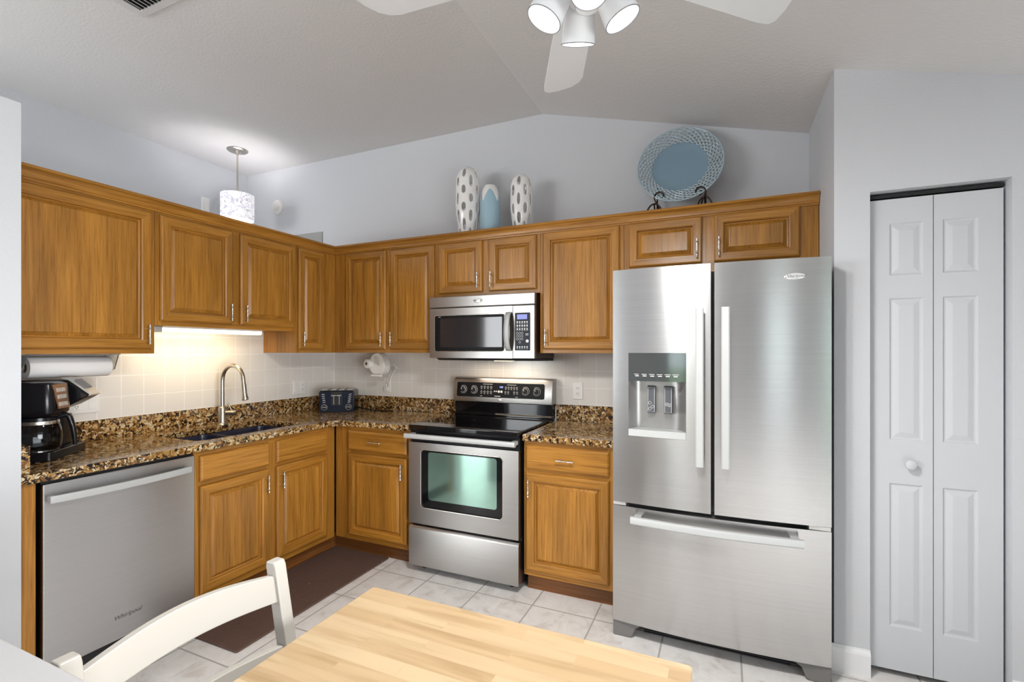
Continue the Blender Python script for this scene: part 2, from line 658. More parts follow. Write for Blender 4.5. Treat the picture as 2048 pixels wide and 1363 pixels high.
def text(name, body, size, loc, rot, mat, parent, shear=0.0, extrude=0.0003, width=None):
    c = bpy.data.curves.new(name, 'FONT')
    c.body = body
    c.size = size
    c.shear = shear
    c.extrude = extrude
    c.align_x = 'CENTER'
    c.align_y = 'CENTER'
    tmp = bpy.data.objects.new(name, c)
    COL.objects.link(tmp)
    dg = bpy.context.evaluated_depsgraph_get()
    me = bpy.data.meshes.new_from_object(tmp.evaluated_get(dg))
    bpy.data.objects.remove(tmp)
    me.materials.clear()
    me.materials.append(mat)
    o = bpy.data.objects.new(name, me)
    COL.objects.link(o)
    off = OFF.get(parent.name, Vector())
    M = Matrix.Translation(Vector(loc) - off) @ rot.to_matrix().to_4x4()
    me.transform(M)
    o.parent = parent
    OFF[o.name] = off
    return o


from mathutils import Euler
ROT_BACK = Euler((PI / 2, 0, 0))            # readable from the room in front of the back wall
ROT_LEFT = Euler((PI / 2, 0, PI / 2))       # readable from the room in front of the left wall


def rrect(a0, a1, b0, b1, r, n=5):
    P = []
    for cx, cy, t0 in ((a1 - r, b1 - r, 0), (a0 + r, b1 - r, PI / 2), (a0 + r, b0 + r, PI), (a1 - r, b0 + r, 1.5 * PI)):
        for k in range(n + 1):
            t = t0 + PI / 2 * k / n
            P.append((cx + r * math.cos(t), cy + r * math.sin(t)))
    return P


# ------------------------------------------------------------------ the setting
CEIL, RIDGE_X, SLOPE = 3.045, 1.91, 0.268
XL, XR, YR, XW = -1.077, 5.0, -6.5, -4.3
def ceil_z(x): return CEIL if x <= RIDGE_X else CEIL - SLOPE * (x - RIDGE_X)

struct(MB().box(XW - .12, XR + .12, YR - .12, .12, -.08, 0).build('floor', M_FLOOR))
cs = [(XW - .12, CEIL), (RIDGE_X, CEIL), (XR + .12, ceil_z(XR + .12)), (XR + .12, ceil_z(XR + .12) + .1), (RIDGE_X, CEIL + .1), (XW - .12, CEIL + .1)]
struct(MB().prism(cs, lambda u, v, w: (u, w, v), YR - .12, .12).build('ceiling', M_CEIL))
bw = [(XL, 0), (XR, 0), (XR, ceil_z(XR)), (RIDGE_X, CEIL), (XL, CEIL)]
struct(MB().prism(bw, lambda u, v, w: (u, w, v), 0, .12).build('wall_back', M_WALL))
# far left wall; behind the camera side the room widens to the left
struct(MB().box(XL - .12, XL, -2.75, .12, 0, CEIL).build('wall_left', M_WALL))
struct(MB().box(XW, XL - .12, -2.75, -2.63, 0, CEIL).build('wall_side', M_WALL))
struct(MB().box(XW - .12, XW, YR - .12, -2.63, 0, CEIL).build('wall_far', M_WALL))
struct(MB().box(-.12, 0, -2.25, 0, 0, 2.12).build('wall_partition', M_WALL))
struct(MB().box(-.12, .640, -2.40, -2.25, 0, 2.322).build('wall_end', M_WALL))
struct(MB().prism([(3.512, 0), (3.632, 0), (3.632, ceil_z(3.632)), (3.512, ceil_z(3.512))], lambda u, v, w: (u, w, v), -.556, 0).build('wall_pantry_side', M_WALL))
OX0, OX1, OZ = 3.641, 4.094, 2.062
w = MB()
w.prism([(3.512, 0), (OX0, 0), (OX0, ceil_z(OX0)), (3.512, ceil_z(3.512))], lambda u, v, w: (u, w, v), -.676, -.556)
w.prism([(OX0, OZ), (OX1, OZ), (OX1, ceil_z(OX1)), (OX0, ceil_z(OX0))], lambda u, v, w: (u, w, v), -.676, -.556)
w.prism([(OX1, 0), (XR, 0), (XR, ceil_z(XR)), (OX1, ceil_z(OX1))], lambda u, v, w: (u, w, v), -.676, -.556)
struct(w.build('wall_pantry_front', M_WALL))
w = MB()
w.box(XR, XR + .12, -2.5, .12, 0, ceil_z(XR)); w.box(XR, XR + .12, YR - .12, -4.9, 0, ceil_z(XR))
w.box(XR, XR + .12, -4.9, -2.5, 2.12, ceil_z(XR)); w.box(XR, XR + .12, -4.9, -2.5, 0, .25)
struct(w.build('wall_right', M_WALL))
# unseen rear wall, its openings guessed to give daylight and reflections
w = MB()
def rw(x0, x1, z0, z1):
    w.prism([(x0, z0), (x1, z0), (x1, z1 if z1 else ceil_z(x1)), (x0, z1 if z1 else ceil_z(x0))], lambda u, v, q: (u, q, v), YR - .12, YR)
rw(XW, -4.15, 0, None); rw(-4.15, -.4, 2.80, None); rw(-.4, 1.66, 0, None)
rw(1.66, 2.24, 0, .12); rw(1.66, RIDGE_X, 2.3, None); rw(RIDGE_X, 2.24, 2.3, None); rw(2.24, 3.4, 0, None)
rw(3.4, 4.25, 0, None); rw(4.25, 4.92, 0, .85); rw(4.25, 4.92, 2.15, None); rw(4.92, XR, 0, None)
struct(w.build('wall_rear', M_WALL))
M_PANE = clear_glass('window_glass', (0.95, 1, 0.97))
def glazing(name, T, a0, a1, z0, z1, n):
    o = sthing(name, T((a0 + a1) / 2, 0, z0))
    f = MB(T)
    f.box(a0, a1, -.03, .03, z0, z0 + .05); f.box(a0, a1, -.03, .03, z1 - .05, z1)
    for k in range(n + 1):
        c = a0 + (a1 - a0) * k / n
        f.box(max(a0, c - .03), min(a1, c + .03), -.03, .03, z0 + .05, z1 - .05)
    f.build('window_frame', M_TRIMW, o)
    for k in range(n):
        MB(T).box(a0 + (a1 - a0) * k / n + .03, a0 + (a1 - a0) * (k + 1) / n - .03, -.003, .003, z0 + .05, z1 - .05).build('pane', M_PANE, o)
glazing('added_door_2', lambda a, d, z: (a, YR - .06 + d, z), -4.15, -.4, 0, 2.80, 3)  # unseen door, added and sized to suit the fill lamp
glazing('window_2', lambda a, d, z: (a, YR - .06 + d, z), 1.66, 2.24, .12, 2.3, 1)
glazing('window_1', lambda a, d, z: (a, YR - .06 + d, z), 4.25, 4.92, .85, 2.15, 1)
glazing('added_window_3', lambda a, d, z: (XR + .06 + d, a, z), -4.9, -2.5, .25, 2.12, 2)  # unseen window, added to go with the right-hand fill
struct(MB().box(-30, 30, -40, YR - .12, -.12, -.09).build('ground_rear', M_LAWN))
struct(MB().box(XR + .12, 30, YR - .12, 20, -.12, -.09).build('ground_right', M_LAWN))

# half wall in front of the chair, white cap (bottom left of the view)
struct(MB().box(.75, 2.175, -3.06, -2.748, 0, .88).build('wall_half', plain('half_wall_grey', (0.43, 0.43, 0.435), 0.5), bevel=.004))

# tiled splash walls between counter and cupboards
w = MB(); w.box(0, .008, -2.2495, 0, 1.0185, 1.53); struct(w.build('wall_tile_left', M_TILEL))
w = MB(); w.box(.0085, 2.58, -.008, 0, 1.0185, 1.42); struct(w.build('wall_tile_back', M_TILEB))

# baseboards
def base_prof(): return [(0, 0), (.014, 0), (.014, .09), (.011, .10), (.006, .106), (.005, .112), (0, .112)]
w = MB()
w.prism(base_prof(), lambda u, v, q: (q, -.676 - u, v), 3.50, OX0)
struct(w.build('baseboard_pantry', M_TRIMW))
struct(MB().prism(base_prof(), lambda u, v, q: (q, -.676 - u, v), OX1, XR).build('baseboard_right', M_TRIMW))

# bifold pantry door
d1 = sthing('door_1', (3.86, -.62, .03))
def leaf(x0, x1, p0, p1):
    m = MB()
    z0, z1 = .030, 2.032
    yf, yb = -.638, -.603
    rows = [(.215, .823), (1.008, 1.610), (1.707, 1.928)]
    zs = [z0]
    for a, b in rows: zs += [a, b]
    zs.append(z1)
    xs = [x0, p0, p1, x1]
    for i in range(3):
        for j in range(len(zs) - 1):
            if i == 1 and j % 2 == 1:
                L = []
                for ins, dy in ((0, 0), (.006, .0065), (.011, .0070), (.030, .0015), (.033, .001)):
                    a0, a1, c0, c1 = xs[1] + ins, xs[2] - ins, zs[j] + ins, zs[j + 1] - ins
                    L.append([(a0, yf + dy, c0), (a1, yf + dy, c0), (a1, yf + dy, c1), (a0, yf + dy, c1)])
                m.rings(L, 0, True, False, True)
            else:
                m.face([(xs[i], yf, zs[j]), (xs[i + 1], yf, zs[j]), (xs[i + 1], yf, zs[j + 1]), (xs[i], yf, zs[j + 1])])
    m.face([(x0, yb, z0), (x1, yb, z0), (x1, yb, z1), (x0, yb, z1)])
    for P in (((x0, yf, z0), (x1, yf, z0), (x1, yb, z0), (x0, yb, z0)), ((x0, yf, z1), (x1, yf, z1), (x1, yb, z1), (x0, yb, z1)),
              ((x0, yf, z0), (x0, yf, z1), (x0, yb, z1), (x0, yb, z0)), ((x1, yf, z0), (x1, yf, z1), (x1, yb, z1), (x1, yb, z0))):
        m.face(P)
    return m.build('door_leaf', M_DOORW, d1, weld=True)
leaf(3.648, 3.864, 3.718, 3.832)
leaf(3.867, 4.084, 3.896, 4.008)
MB().lathe([(.008, 0), (.008, .012), (.018, .018), (.021, .026), (.019, .033), (.010, .037), (0, .038)], (3.784, -.638, .912), (0, -1, 0), 24).build('knob', M_DOORW, d1, smooth=40)
MB().box(3.645, 4.088, -.634, -.606, 2.040, 2.055).build('track', M_BLACKM, d1)

# ------------------------------------------------------------------ cabinets
def panel_door(m, a0, a1, z0, z1, d0, frame=.052):
    prof = [(.002, d0), (0, d0 + .005), (0, d0 + .012), (.004, d0 + .017), (.009, d0 + .0195), (frame - .009, d0 + .0195), (frame - .003, d0 + .0165),
            (frame, d0 + .005), (frame + .005, d0 + .0035), (frame + .021, d0 + .0150), (frame + .0225, d0 + .0172), (frame + .026, d0 + .0175)]
    L = [[(a0 + i, d, z0 + i), (a1 - i, d, z0 + i), (a1 - i, d, z1 - i), (a0 + i, d, z1 - i)] for i, d in prof]
    V = [[m.v(p) for p in lp] for lp in L]
    for k, (A, B) in enumerate(zip(V, V[1:])):
        for i in range(4):
            j = (i + 1) % 4
            m.face([A[i], A[j], B[j], B[i]], 1 if i % 2 == 0 and k < 8 else 0)
    m.face(V[0][::-1]); m.face(V[-1])


def slab_front(m, a0, a1, z0, z1, d0):
    prof = [(0, d0), (0, d0 + .012), (.005, d0 + .017), (.010, d0 + .0195)]
    L = [[(a0 + i, d, z0 + i), (a1 - i, d, z0 + i), (a1 - i, d, z1 - i), (a0 + i, d, z1 - i)] for i, d in prof]
    m.rings(L, 1)


def pull(T, a, z, d, vertical, parent, ln=.104):
    m = MB()
    h = ln / 2
    o = Vector(T(a, d, z))
    n = (Vector(T(a, d + 1, z)) - o).normalized()
    ax = Vector((0, 0, 1)) if vertical else (Vector(T(a + 1, d, z)) - o).normalized()
    c = o + n * .026
    prof = [(.0035, -h), (.0055, -h + .002), (.0055, -h + .006), (.004, -h + .009), (.0046, -h + .018), (.0060, -h + .021), (.0046, -h + .024),
            (.0042, -.004), (.0050, 0), (.0042, .004), (.0046, h - .024), (.0060, h - .021), (.0046, h - .018), (.004, h - .009), (.0055, h - .006), (.0055, h - .002), (.0035, h)]
    m.lathe(prof, c, ax, 12)
    for s in (-1, 1):
        m.cyl(o + ax * s * (h - .021), c + ax * s * (h - .021), .0042, 10)
    return m.build('handle', M_NICKEL, parent, smooth=40)


def cabinet(name, label, T, a0, a1, depth, z0, z1, doors=(), drawers=(), toe=False, cat='cabinet', extra=None, group=None, bottom=True, open_top=False, toe_ext=(0, 0)):
    root = thing(name, label, cat, T((a0 + a1) / 2, depth / 2, 0 if toe else z0), group)
    m = MB(T)
    fr = depth - .019
    lo = .105 if toe else z0
    if open_top:
        m.box(a0, a1, .010, .022, lo, z1); m.box(a0, a0 + .016, .022, fr, lo, z1); m.box(a1 - .016, a1, .022, fr, lo, z1); m.box(a0 + .016, a1 - .016, .022, fr, lo, lo + .016)
    else:
        m.box(a0, a1, .010, fr, lo, z1)
    if extra: extra(m)
    # face frame as stiles and rails in front of the carcass
    zs = lo
    fronts = [(x[0], x[1], x[2], x[3]) for x in list(doors) + list(drawers)]
    A0, A1 = min(f[0] for f in fronts) + .012, max(f[1] for f in fronts) - .012
    Z0, Z1 = min(f[2] for f in fronts) + .012, max(f[3] for f in fronts) - .012
    m.box(a0, A0, fr, depth, zs, z1, 0)
    m.box(A1, a1, fr, depth, zs, z1, 0)
    m.box(A0, A1, fr, depth, zs, Z0, 1)
    m.box(A0, A1, fr, depth, Z1, z1, 1)
    cols = sorted(set((f[0], f[1]) for f in doors))
    for (p, q), (r, s_) in zip(cols, cols[1:]):
        m.box(q - .012, r + .012, fr, depth, Z0, Z1, 0)
    if doors and drawers:
        m.box(A0, A1, fr, depth - .001, max(f[3] for f in doors) - .012, min(f[2] for f in drawers) + .012, 1)
    m.build('body', WOODS, root)
    if toe:
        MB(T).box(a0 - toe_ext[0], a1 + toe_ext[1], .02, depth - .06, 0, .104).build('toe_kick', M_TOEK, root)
    for x in doors:
        b = MB(T)
        panel_door(b, x[0], x[1], x[2], x[3], depth + .001)
        o = b.build('door', WOODS, root)
        if len(x) > 4 and x[4]:
            pull(T, x[4], x[5], depth + .0205, True, o)
    for x in drawers:
        b = MB(T)
        slab_front(b, x[0], x[1], x[2], x[3], depth + .001)
        o = b.build('drawer' if len(x) > 4 else 'drawer_front', WOODS, root)
        if len(x) > 4:
            pull(T, (x[0] + x[1]) / 2, (x[2] + x[3]) / 2, depth + .0205, False, o)
    return root


UP = 'oak wall cupboards'
LO = 'oak base cupboards'
UB, UT = 1.372, 2.140
# left run, wall cupboards
cabinet('wall_cabinet', 'wide single-door oak wall cupboard above the paper towel roll', T_left, -2.247, -1.612, .33, UB, UT,
        [(-2.225, -1.632, 1.396, 2.108, -1.658, 1.470)], group=UP)
cabinet('wall_cabinet', 'short two-door oak wall cupboard with lit strip lamp beneath, above the sink', T_left, -1.610, -.702, .33, 1.520, UT,
        [(-1.590, -1.181, 1.546, 2.108, -1.206, 1.615), (-1.131, -.722, 1.546, 2.108, -1.106, 1.615)], group=UP)
cabinet('wall_cabinet', 'narrow single-door oak wall cupboard beside the inner corner of the two runs', T_left, -.700, -.012, .33, UB, UT,
        [(-.686, -.451, 1.396, 2.108, -.664, 1.468)], group=UP)
# back run, wall cupboards
cabinet('wall_cabinet', 'tall two-door oak wall cupboard above the can opener', T_back, .334, 1.254, .33, UB, UT,
        [(.449, .823, 1.396, 2.118, .800, 1.468), (.864, 1.238, 1.396, 2.118, .888, 1.468)], group=UP)
cabinet('wall_cabinet', 'short two-door oak wall cupboard directly above the microwave', T_back, 1.256, 2.014, .33, 1.752, UT,
        [(1.278, 1.611, 1.776, 2.118, 1.588, 1.850), (1.662, 1.992, 1.776, 2.118, 1.685, 1.850)], group=UP)
cabinet('wall_cabinet', 'tall single-door oak wall cupboard between microwave and fridge', T_back, 2.016, 2.536, .33, UB, UT,
        [(2.038, 2.513, 1.396, 2.120, 2.062, 1.468)], group=UP)
cabinet('wall_cabinet', 'shallow two-door oak wall cupboard over the fridge', T_back, 2.538, 3.508, .33, 1.800, UT,
        [(2.567, 2.963, 1.868, 2.122, 2.938, 1.945), (3.023, 3.425, 1.868, 2.122, 3.048, 1.945)], group=UP)

# crown moulding, one mitred run along both rows
prof = [(.0005, 2.121), (.007, 2.121), (.009, 2.129), (.014, 2.131), (.014, 2.137), (.016, 2.147), (.022, 2.160), (.031, 2.168), (.036, 2.170), (.036, 2.176), (.033, 2.183), (-.02, 2.183), (-.02, 2.1405), (.0005, 2.1405)]
m = MB()
L = []
for st in range(3):
    lp = []
    for d, z in prof:
        x = .33 + d
        lp.append({0: (x, -2.247, z), 1: (x, -x, z), 2: (3.509, -x, z)}[st])
    L.append(lp)
m.rings(L, 0)
tag(m.build('crown_moulding', M_WOODH, smooth=25), 'long oak crown moulding along the top of the wall cupboards', 'moulding')

# base cupboards
cabinet('base_cabinet', 'two-door oak sink base cupboard with two plain false drawer fronts', T_left, -1.588, -.625, .61, 0, .872,
        [(-1.562, -1.155, .140, .693, -1.182, .612), (-1.103, -.703, .140, .693, -1.076, .612)],
        [(-1.562, -1.155, .716, .848), (-1.103, -.703, .716, .848)], toe=True, group=LO, open_top=True, toe_ext=(0, .075))
cabinet('base_cabinet', 'single-door oak base cupboard with one drawer left of the oven', T_back, .612, 1.252, .61, 0, .872,
        [(.732, 1.213, .140, .693, 1.188, .612)], [(.732, 1.213, .716, .848, 1)], toe=True, group=LO, toe_ext=(.0615, 0))
cabinet('base_cabinet', 'single-door oak base cupboard with one drawer between oven and fridge', T_back, 2.022, 2.545, .61, 0, .872,
        [(2.038, 2.515, .138, .693, 2.062, .612)], [(2.038, 2.515, .716, .848, 1)], toe=True, group=LO)
tag(MB().box(.02, .610, -2.249, -2.196, 0, .872).build('end_panel', M_WOODV, bevel=.002), 'upright oak end panel left of the dishwasher', 'panel')

# ------------------------------------------------------------------ worktops
SX0, SX1, SY0, SY1 = .150, .548, -1.515, -.830
def counter(outline, hole, z0, z1):
    bm = bmesh.new()
    def loop(P):
        V = [bm.verts.new((x, y, z1)) for x, y in P]
        return [bm.edges.new((V[i], V[(i + 1) % len(V)])) for i in range(len(V))]
    E = loop(outline)
    if hole: E += loop(hole)
    g = bmesh.ops.triangle_fill(bm, use_beauty=True, use_dissolve=False, edges=E)
    r = bmesh.ops.extrude_face_region(bm, geom=[f for f in bm.faces])
    for v in r['geom']:
        if isinstance(v, bmesh.types.BMVert): v.co.z = z0
    m = MB(); m.bm.free(); m.bm = bm
    return m
c1 = thing('worktop', 'l-shaped brown granite worktop with sink cutout, left of the oven', 'worktop', (.6, -1.0, .873))
arc = [(.637 + .09 - .09 * math.cos(t), -.637 - .09 + .09 * math.sin(t)) for t in [PI / 2 * k / 8 for k in range(9)]]
out = [(.002, -2.249), (.637, -2.249)] + arc + [(1.253, -.637), (1.253, -.002), (.002, -.002)]
counter(out, rrect(SX0, SX1, SY0, SY1, .05)[::-1], .873, .911).build('slab', M_GRANITE, c1, bevel=.005)
m = MB(); m.box(.001, .021, -2.249, -.0225, .9112, 1.018); m.box(.001, 1.253, -.022, -.001, .9112, 1.018)
m.build('backsplash', M_GRANITE, c1, bevel=.002)
MB().box(.022, .612, -2.249, -2.213, .9112, 1.018).build('side_splash', M_GRANITE, c1, bevel=.002)
c2 = thing('worktop', 'short brown granite worktop between oven and fridge', 'worktop', (2.29, -.32, .873))
MB().box(2.020, 2.562, -.637, -.002, .873, .911).build('slab', M_GRANITE, c2, bevel=.005)
MB().box(2.020, 2.562, -.022, -.001, .9112, 1.018).build('backsplash', M_GRANITE, c2, bevel=.002)

# sink
sk = thing('sink', 'dark undermount double-bowl sink set in the granite worktop', 'sink', (.35, -1.17, .69))
def bowl(y0, y1, zb):
    m = MB()
    L = []
    for ins, z in ((-.012, .8725), (.0, .8725), (.006, .85), (.012, zb + .03), (.03, zb + .006), (.05, zb)):
        L.append([(x, y, z) for x, y in rrect(SX0 + ins, SX1 - ins, y0 + ins, y1 - ins, .045)])
    m.rings(L, 0, True, False, True)
    o = m.build('bowl', M_SINK, sk, smooth=50)
    MB().lathe([(.042, 0), (.042, .003), (.034, .004), (.030, .001)], ((SX0 + SX1) / 2, (y0 + y1) / 2, zb + .0005), (0, 0, 1), 20).build('drain', M_NICKEL, o, smooth=40)
bowl(SY0, -1.215, .73)
bowl(-1.185, SY1, .69)
MB().box(SX0, SX1, -1.207, -1.193, .80, .862).build('divider', M_SINK, sk, bevel=.004)

# faucet
fx, fy = .112, -1.085
fc = thing('faucet', 'tall brushed nickel gooseneck faucet with side lever behind the sink', 'faucet', (fx, fy, .911))
MB().lathe([(.030, 0), (.030, .004), (.026, .008), (.0235, .012), (.0235, .108), (.020, .114), (.0135, .118)], (fx, fy, .9112), (0, 0, 1), 28).build('base', M_FAUCET, fc, smooth=35)
P = [(fx, fy, 1.024 + .014 * k) for k in range(13)]
R_ = .098
for k in range(1, 15):
    t = PI * k / 15 * 1.06
    P.append((fx + R_ - R_ * math.cos(t), fy, 1.195 + R_ * math.sin(t)))
e = Vector(P[-1]) - Vector(P[-2]); e.normalize()
q = Vector(P[-1])
P.append(tuple(q + e * .02))
MB().tube(P, .0128, 16).build('spout', M_FAUCET, fc, smooth=60)
q = q + e * .02
hd = MB()
hd.lathe([(.0135, 0), (.0150, .006), (.0150, .060), (.0185, .085), (.0205, .092), (.0205, .100), (.015, .103)], q, e, 20)
hd.build('spray_head', M_FAUCET, fc, smooth=35)
lv = MB()
lv.cyl((fx + .02, fy + .012, .985), (fx + .060, fy + .040, .985), .0165, 18)
lv.lathe([(.0165, 0), (.0175, .002), (.0175, .010), (.012, .013)], (fx + .060, fy + .040, .985), (.82, .57, 0), 18)
lv.tube([(fx + .045, fy + .03, 1.000), (fx + .040, fy + .026, 1.022), (fx + .026, fy + .018, 1.044)], [.005, .0042, .0048], 10)
lv.build('lever', M_FAUCET, fc, smooth=40)

# ------------------------------------------------------------------ dishwasher
dw = thing('dishwasher', 'stainless dishwasher with long curved bar handle beside the oak end panel', 'dishwasher', (.32, -1.89, 0))
MB().box(.03, .604, -2.180, -1.594, .02, .868).build('tub', M_BLACKM, dw)
dp = MB().box(.6045, .632, -2.184, -1.594, .115, .860).build('door', M_STEELD, dw, bevel=.004)
MB().box(.05, .57, -2.178, -1.598, .001, .10).build('toe_kick', M_BLACKM, dw)
hm = MB()
L = []
for k in range(17):
    u = k / 16
    y = -2.172 + u * (2.172 - 1.626)
    x = .648 + .026 * math.sin(PI * u) ** .8
    L.append([(x, y, .787), (x + .012, y, .787), (x + .013, y, .800), (x + .012, y, .815), (x, y, .815)])
hm.rings(L)
for y in (-2.160, -1.638):
    hm.box(.632, .652, y - .010, y + .010, .790, .812)
hm.build('handle', M_HANDLE, dp, smooth=40)
text('lettering', 'Whirlpool', .026, (.6325, -1.892, .212), ROT_LEFT, M_BADGETX, dp, .3)

# ------------------------------------------------------------------ range
rg = thing('range', 'freestanding stainless electric range with black ceramic cooktop', 'oven', (1.633, -.33, 0))
RX0, RX1 = 1.257, 2.010
MB().box(RX0 + .003, RX1 - .003, -.610, -.025, .045, .893).build('body', M_BLACK, rg)
ct = MB()
ct.prism(rrect(RX0 - .001, RX1 + .001, -.668, -.080, .012), lambda u, v, w_: (u, v, w_), .8945, .924)
ct.build('cooktop', M_GLASSBLK, rg, bevel=.006, seg=3)
# oven door with a framed, rounded window
dr = MB()
dz0, dz1 = .310, .816
W0, W1, WZ0, WZ1 = 1.346, 1.909, .412, .773
def frame_plate(m, o4, inner, y0, y1, mi=0):
    """plate with rounded window: outer rect to inner rounded outline, matching counts"""
    a0, a1, c0, c1 = o4
    n = len(inner)
    cx, cz = (a0 + a1) / 2, (c0 + c1) / 2
    outer = []
    for x, z in inner:
        dx, dz = x - cx, z - cz
        s = min((a1 - cx) / abs(dx) if dx else 9e9, (c1 - cz) / abs(dz) if dz else 9e9)
        outer.append((cx + dx * s, cz + dz * s))
    for (cxx, czz) in ((a0, c0), (a1, c0), (a1, c1), (a0, c1)):
        k = min(range(n), key=lambda i: (outer[i][0] - cxx) ** 2 + (outer[i][1] - czz) ** 2)
        outer[k] = (cxx, czz)
    m.rings([[(x, y0, z) for x, z in outer], [(x, y1, z) for x, z in outer], [(x, y1, z) for x, z in inner], [(x, y1 + .008, z) for x, z in inner]], mi, True, False, False)
frame_plate(dr, (RX0 + .001, RX1 - .003, dz0, dz1), rrect(W0, W1, WZ0, WZ1, .028, 8), -.6115, -.660)
od = dr.build('oven_door', M_STEELM, rg, smooth=30)
g1 = MB(); g1.prism(rrect(W0 + .0005, W1 - .0005, WZ0 + .0005, WZ1 - .0005, .0275, 8), lambda u, v, w_: (u, w_, v), -.6535, -.640)
wf = g1.build('window_border', M_GLASSBLK, od)
g2 = MB(); g2.prism(rrect(1.398, 1.868, .464, .760, .016, 6), lambda u, v, w_: (u, w_, v), -.6552, -.6536)
g2.build('window_glass', M_OVENGL, wf)
g3 = MB(); g3.tube([(x, -.6590, z) for x, z in rrect(W0, W1, WZ0, WZ1, .028, 8)], .003, 6, closed=True)
g3.build('window_bezel', M_NICKEL, od, smooth=60)
MB().box(RX0 + .003, RX1 - .004, -.640, -.6115, .8165, .8935).build('vent_trim', M_BLACK, rg, bevel=.003)
hm = MB()
hm.prism(rrect(.846, .876, -.716, -.694, .006, 3), lambda u, v, w_: (w_, v, u), RX0 + .002, RX1 - .004)
for x in (RX0 + .012, RX1 - .040):
    hm.box(x, x + .026, -.696, -.6402, .850, .872)
hm.build('handle', M_HANDLE, od, smooth=40)
dwr = MB().prism([(-.6115, .048), (-.660, .048), (-.660, .272), (-.656, .284), (-.648, .292), (-.6115, .292)], lambda u, v, w_: (w_, u, v), RX0 + .001, RX1 - .003)
dwr.build('storage_drawer', M_STEELM, rg, smooth=30)
for x in (1.335, 1.925):
    MB().lathe([(.006, 0), (.006, .004), (.003, .005)], (x, -.6102, .301), (0, -1, 0), 10).build('screw', M_NICKEL, rg)
for x in (RX0 + .06, RX1 - .08):
    MB().cyl((x, -.57, 0), (x, -.57, .047), .016, 12).build('foot', M_BLACKM, rg)
# back guard
bgp = [(-.026, .9245), (-.100, .9245), (-.100, .934), (-.088, .942), (-.092, 1.018), (-.026, 1.018)]
MB().prism(bgp, lambda u, v, w_: (w_, u, v), RX0 + .002, RX1 + .002).build('riser', M_GLASSBLK, rg, bevel=.003)
bgc = [(-.012, 1.0190), (-.105, 1.0190), (-.107, 1.024), (-.091, 1.176), (-.083, 1.188), (-.069, 1.194), (-.012, 1.194)]
cp = MB().prism(bgc, lambda u, v, w_: (w_, u, v), RX0 - .003, RX1 + .006).build('control_panel', M_STEELM, rg, bevel=.003, smooth=30)
def bx(x): return 3.069 - (3.069 - x) * .9885
def cpy(z): return -.107 + (z - 1.024) / .152 * .016 - .0003     # panel front at height z
pn = MB()
pn.prism(rrect(bx(1.258), bx(1.948), 1.055, 1.159, .012), lambda u, v, w_: (u, cpy(v) - w_, v), -.002, .0012)
bp_ = pn.build('black_panel', M_PANELB, cp)
for x in (bx(1.312), bx(1.400), bx(1.806), bx(1.890)):
    k = MB()
    c = (x, cpy(1.107) - .0012, 1.107)
    ax = (0, -1, .1)
    k.lathe([(.0215, 0), (.0205, .006), (.017, .008), (.0165, .020), (.015, .023), (0, .0235)], c, ax, 24)
    k.box(x - .0035, x + .0035, c[1] - .030, c[1] - .021, 1.092, 1.122)
    ko = k.build('knob', M_BLACKM, cp, smooth=35)
    rgm = MB()
    rgm.tube([(x + .0285 * math.cos(t), cpy(1.107 + .0285 * math.sin(t)) - .0018, 1.107 + .0285 * math.sin(t)) for t in [PI * (1.2 + 1.5 * q_ / 20) for q_ in range(21)]], .0009, 6)
    rgm.tube([(x + .0205 * math.cos(t), c[1] - .0085, 1.107 + .0205 * math.sin(t)) for t in [2 * PI * q_ / 24 for q_ in range(24)]], .0012, 6, closed=True)
    rgm.box(x - .002, x + .002, c[1] - .0309, c[1] - .030, 1.110, 1.121)
    rgm.build('dial_marking', M_MARK, ko)
bt = MB()
def ring_mark(m, x, z, r, y, th=.0009):
    m.tube([(x + r * math.cos(t), y, z + r * math.sin(t)) for t in [2 * PI * q_ / 12 for q_ in range(12)]], th, 5, closed=True)
def dash(m, x, z, wd, y, h=.0022):
    m.box(x - wd / 2, x + wd / 2, y - .0006, y, z - h / 2, z + h / 2)
for i in range(4):
    x = bx(1.462 + .026 * i)
    for z in (1.128, 1.094):
        ring_mark(bt, x, z, .0062, cpy(z) - .0018)
        dash(bt, x, z - .013, .010, cpy(z - .013) - .0014)
for i in range(5):
    x = bx(1.656 + .0215 * i)
    ring_mark(bt, x, 1.128, .0058, cpy(1.128) - .0018); dash(bt, x, 1.1155, .010, cpy(1.1155) - .0014)
for x in (bx(1.654), bx(1.676), bx(1.722), bx(1.744)):
    ring_mark(bt, x, 1.096, .0055, cpy(1.096) - .0018); dash(bt, x, 1.084, .009, cpy(1.084) - .0014)
for x in (bx(1.602), bx(1.623)):
    bt.lathe([(.0085, 0), (.0085, .001)], (x, cpy(1.098) - .0013, 1.098), (0, -1, 0), 14)
for x in (bx(1.568), bx(1.582)):
    bt.prism([(-.006, -.004), (.006, -.004), (0, .006)], lambda u, v, w_: (x + u, cpy(1.1) - .0013 - w_, 1.1 + v), 0, .0006)
dash(bt, bx(1.512), 1.148, .075, cpy(1.148) - .0014); dash(bt, bx(1.70), 1.147, .07, cpy(1.147) - .0014)
dash(bt, bx(1.592), 1.066, .045, cpy(1.066) - .0014, .004); dash(bt, bx(1.462), 1.064, .018, cpy(1.064) - .0014); dash(bt, bx(1.742), 1.064, .018, cpy(1.064) - .0014)
bt.build('button_markings', M_MARK, bp_)
cl = MB()
for x in (bx(1.612), bx(1.622), bx(1.630)): dash(cl, x, 1.130, .006, cpy(1.13) - .0014, .011)
cl.build('clock_digits', M_CLOCK, bp_)
